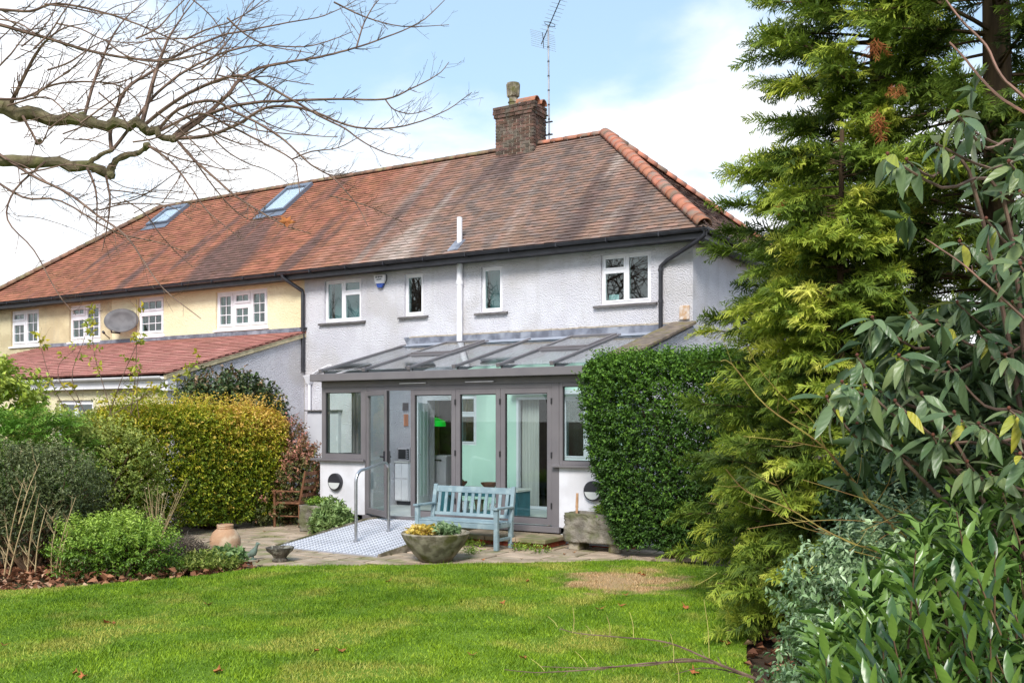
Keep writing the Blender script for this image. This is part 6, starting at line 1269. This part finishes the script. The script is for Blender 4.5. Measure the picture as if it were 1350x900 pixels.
# bare multi-stem shrubs on the left
PS = thing('bare_pale_shrub', 'leafless fan of pale straw-coloured twigs before the golden hedge', 'shrub', tuple(at(205, 695, 13.4).xy) + (0,)); pb = MB(); r0_ = Vector(tuple(at(205, 695, 13.4).xy) + (0,))
for k in range(16):
    a = rv.uniform(-.6, .75); h = rv.uniform(.7, 1.15); e = r0_ + RV * (a * h * .55) + DV * rv.uniform(-.15, .15) + Vector((0, 0, h)); shoot(pb, [r0_ + RV * rv.uniform(-.03, .03), r0_.lerp(e, .4) + RV * (-a * .06), e], .009, .002, 7, .22)
pb.build('twigs', M_pale, PS, smooth=True)
BS = thing('bare_stem_shrub', 'tall thin bare stems standing in front of the dark evergreen shrub', 'shrub', tuple(at(60, 770, 12.0).xy) + (0,)); pb = MB()
for (x, y, x2, y2) in ((5, 762, 32, 630), (12, 758, 48, 640), (36, 758, 52, 650), (46, 755, 62, 665), (68, 755, 75, 690), (74, 750, 100, 655), (20, 735, 8, 690), (74, 690, 70, 680), (78, 765, 92, 690), (25, 690, 52, 610)): shoot(pb, [at(x, y, 12.0), at((x + x2) / 2 - 3, (y + y2) / 2, 11.95), at(x2, y2, 12.0)], .011, .003, 6, .3)
pb.build('stems', M_pale, BS, smooth=True)
# rose shoots with a few leaves before the lean-to
RS = thing('leggy_rose', 'leggy rose shoots with sparse yellowing leaves in front of the lean-to', 'shrub', tuple(at(160, 553, 15.5).xy) + (0,)); pb = MB(); LP = []
for (L_) in ([(150, 560), (140, 520), (125, 470), (122, 430), (124, 405)], [(170, 560), (178, 500), (180, 455), (180, 395)], [(165, 560), (190, 520), (240, 500), (262, 470)], [(120, 560), (95, 500), (110, 450), (120, 415)], [(140, 560), (160, 500), (182, 450), (186, 440)], [(185, 560), (180, 520), (185, 480)], [(100, 560), (75, 520), (60, 480), (50, 440)], [(150, 545), (205, 515), (230, 505)], [(110, 560), (100, 530), (80, 505), (78, 480), (100, 460)]):
    o_ = shoot(pb, A_(L_, 15.5, 15.2), .008, .003, 8, .35)
    for i in range(3, len(o_)):
        if rv.random() < .6: LP.append(np.array(o_[i]))
pb.build('stems', M_twig, RS, smooth=True)
LP = np.array(LP); foliage(RS, 'leaves', [twig_leaves(LP, rand_dirs(len(LP)), 6, .12, .09, .05, RNG.uniform(.3, 1, len(LP)), 1, .4, .3)], leafmat('yellow_leaf', [(0, S(120, 140, 50)), (.6, S(176, 178, 70)), (1, S(206, 186, 60))], .5, .35, .2))
# lavender, dead stems, low border plants
def low_plant(name, label, loc, rad, h, n_, m, L=.06, W=.02, t=(.2, .9), per=6, cat='plant', up=1.2):
    s = thing(name, label, cat, loc); c = np.array(loc); a = RNG.uniform(0, 6.28, n_); r_ = rad * np.sqrt(RNG.random(n_)); P = np.stack([c[0] + r_ * np.cos(a), c[1] + r_ * np.sin(a), c[2] + RNG.uniform(.0, h, n_) * (1 - .6 * (r_ / rad) ** 2)], 1)
    foliage(s, 'leaves', [twig_leaves(P, UPZ * up + rand_dirs(n_), per, .09, L, W, RNG.uniform(*t, n_), .9)], m); return s
m_lav = leafmat('lavender_leaf', [(0, S(104, 92, 84)), (1, S(160, 146, 132))], .8, .1, .2, .2)
low_plant('lavender', 'dry grey-brown lavender clump between the bright bush and the urn', tuple(at(245, 745, 13.0).xy) + (0,), .3, .36, 420, m_lav, .07, .006, per=7, up=2.2)
low_plant('lavender', 'dry grey lavender tuft right in front of the urn', tuple(at(272, 742, 13.2).xy) + (0,), .16, .16, 160, m_lav, .07, .006, per=7, up=2.2)
low_plant('border_perennial', 'low straggly green perennial at the bed corner below the urn', tuple(at(268, 752, 12.75).xy) + (0,), .45, .16, 420, m_mix, .07, .02)
low_plant('border_perennial', 'leafy green seedling clump beside the bird ornament', tuple(at(300, 750, 13.0).xy) + (0,), .22, .18, 90, leafmat('seedling', [(0, S(84, 116, 66)), (1, S(150, 176, 110))], .4, .25, .25), .1, .06)
low_plant('trough_fern', 'tuft of bright strappy green leaves growing in the stone trough', (-6.2, 13.05, .55), .14, .06, 70, m_sb, .14, .012, up=1.5, t=(.5, 1))
low_plant('trailing_plant', 'pale green hellebore spilling over the trough beside the ramp', (-11.18, 12.6, .0), .34, .55, 420, leafmat('hellebore', [(0, S(96, 124, 66)), (1, S(176, 198, 128))], .4, .25, .25), .1, .035, per=6)
low_plant('trough_plant', 'small green rosette plant on top of the weathered trough', (-11.7, 12.85, .44), .2, .08, 110, m_sb, .06, .025)
low_plant('bowl_flowers', 'yellow and cream pansies in the concrete bowl', (-7.98, 10.9, .355), .21, .07, 170, leafmat('petal', [(0, S(150, 150, 60)), (.5, S(226, 196, 88)), (1, S(240, 214, 140))], .5, .35, .2), .05, .045, cat='flowers', up=.8)
low_plant('bowl_foliage', 'variegated green primula leaves beside the pansies in the bowl', (-7.66, 10.95, .355), .14, .1, 60, m_ch, .09, .04, t=(.4, 1))
for k, p in enumerate(((-7.35, 12.5, 0), (-8.3, 12.5, 0), (-7.0, 12.4, 0), (-7.75, 11.75, 0))): low_plant('paving_weed', ['small weed tuft at the step corner', 'weeds growing along the step bricks under the bench', 'tiny weed in the paving before the trough on blocks', 'small weed in the open paving before the bench'][k], p, (.16, .3, .12, .12)[k], .05, (50, 80, 24, 24)[k], m_sb, .04, .015)
# moss and weeds in the joints
# leaf litter on the bed
k = 2600; x = RNG.uniform(-12.8, -9.5, k); y = RNG.uniform(5.6, 9.6, k); kk = ~inside(LAWN, x, y) & ~inside(PATIO, x, y) & (np.hypot(x + 10.6, y - 7.4) < 2.6); x = x[kk]; y = y[kk]
x2 = RNG.uniform(-4.5, 1.5, 4200); y2 = RNG.uniform(3.6, 12.6, 4200); k2 = ~inside(LAWN, x2, y2) & (np.hypot(x2 + 1.2, y2 - 8) < 5) & (y2 < 12.4); x = np.concatenate([x, x2[k2]]); y = np.concatenate([y, y2[k2]]); n2 = len(x)
Vv, Ff, Tt = leaf_arrays(np.stack([x, y, RNG.uniform(-.05, .05, n2)], 1), np.concatenate([RNG.normal(size=(n2, 2)), RNG.normal(0, .35, (n2, 1))], 1), UPZ + .7 * rand_dirs(n2), RNG.uniform(.07, .14, n2), RNG.uniform(.05, .09, n2), RNG.random(n2), .3, .2)
me = np_mesh('leaf_litter', Vv, Ff, Tt); me.materials.append(leafmat('litter', [(0, S(104, 66, 48)), (.5, S(146, 98, 72)), (.8, S(182, 132, 100)), (1, S(196, 164, 136))], .8, .08, .25, .2)); tag(link('leaf_litter', me), 'brown fallen leaf litter on the border soil', 'leaf litter', kind='stuff')
dl_ = [dry_leaf_mesh(s) for s in (.036, .046, .058)]
spots = [(148, 824), (140, 823), (274, 799), (100, 890), (110, 895), (288, 888), (5, 853), (622, 866), (916, 890), (696, 768), (662, 798), (790, 805), (843, 758), (848, 760), (905, 803), (825, 786), (818, 800), (452, 860), (417, 861), (955, 765), (955, 850), (690, 870), (512, 768)]
for i, (px, py) in enumerate(spots):
    t = F_PX * CAM_H / (py - HY); p = at(px, py, t); o = link('fallen_leaf', dl_[i % 3], None, (p.x, p.y, .022)); o.rotation_euler = (rv.uniform(-.3, .3), rv.uniform(-.3, .3), rv.uniform(0, 6.3)); tag(o, 'dry brown fallen leaf lying on the lawn', 'leaf', 'fallen leaves on the lawn')
for i in range(26):
    x, y = rv.uniform(-12.5, -6.5), rv.uniform(10.2, 13.2)
    if (y - 9.44) * 3.86 - (x + 9.41) * 2.98 < .8 or (-10.8 < x < -8.6): continue
    o = link('fallen_leaf', dl_[i % 2], None, (x, y, .014)); o.rotation_euler = (rv.uniform(-.2, .2), rv.uniform(-.2, .2), rv.uniform(0, 6.3)); o.scale = (.7, .7, .7); tag(o, 'dry brown fallen leaf lying on the patio paving', 'leaf', 'fallen leaves on the patio')
# bare garden trees behind the camera (they show as reflections in the upper windows)
def rec(b, p, d, L_, r_, k, rv):
    if k == 0: return
    q = p; pts = [p]; dd = d
    for _ in range(3): dd = (dd + Vector((rv.gauss(0, .14), rv.gauss(0, .14), rv.gauss(.04, .1)))).normalized(); q = q + dd * L_ / 3; pts.append(q)
    b.tube(pts, [r_, r_ * .9, r_ * .8, r_ * .7], 5 if k > 4 else 3, caps=False)
    for _ in range(rv.choice([2, 3, 3])): rec(b, pts[rv.choice([2, 3, 3])], (dd + Vector((rv.gauss(0, .62), rv.gauss(0, .62), rv.gauss(.1, .35)))).normalized(), L_ * rv.uniform(.66, .86), max(.016, r_ * .64), k - 1, rv)
for k, (x, y, h) in enumerate(((-16.7, -5, 3.0), (-27.6, -5, 2.8), (-36, -9, 3.2))):
    t = thing('bare_tree', ['bare winter tree with wide crown standing behind the lawn', 'slender bare winter tree beyond the leaf-strewn border', 'large bare winter tree in the next garden'][k], 'tree', (x, y, 0)); b = MB(); rec(b, Vector((x, y, -.1)), Vector((0, 0, 1)), h, .26, (8, 7, 7)[k], random.Random(40 + k)); b.build('branches', M_twig, t)
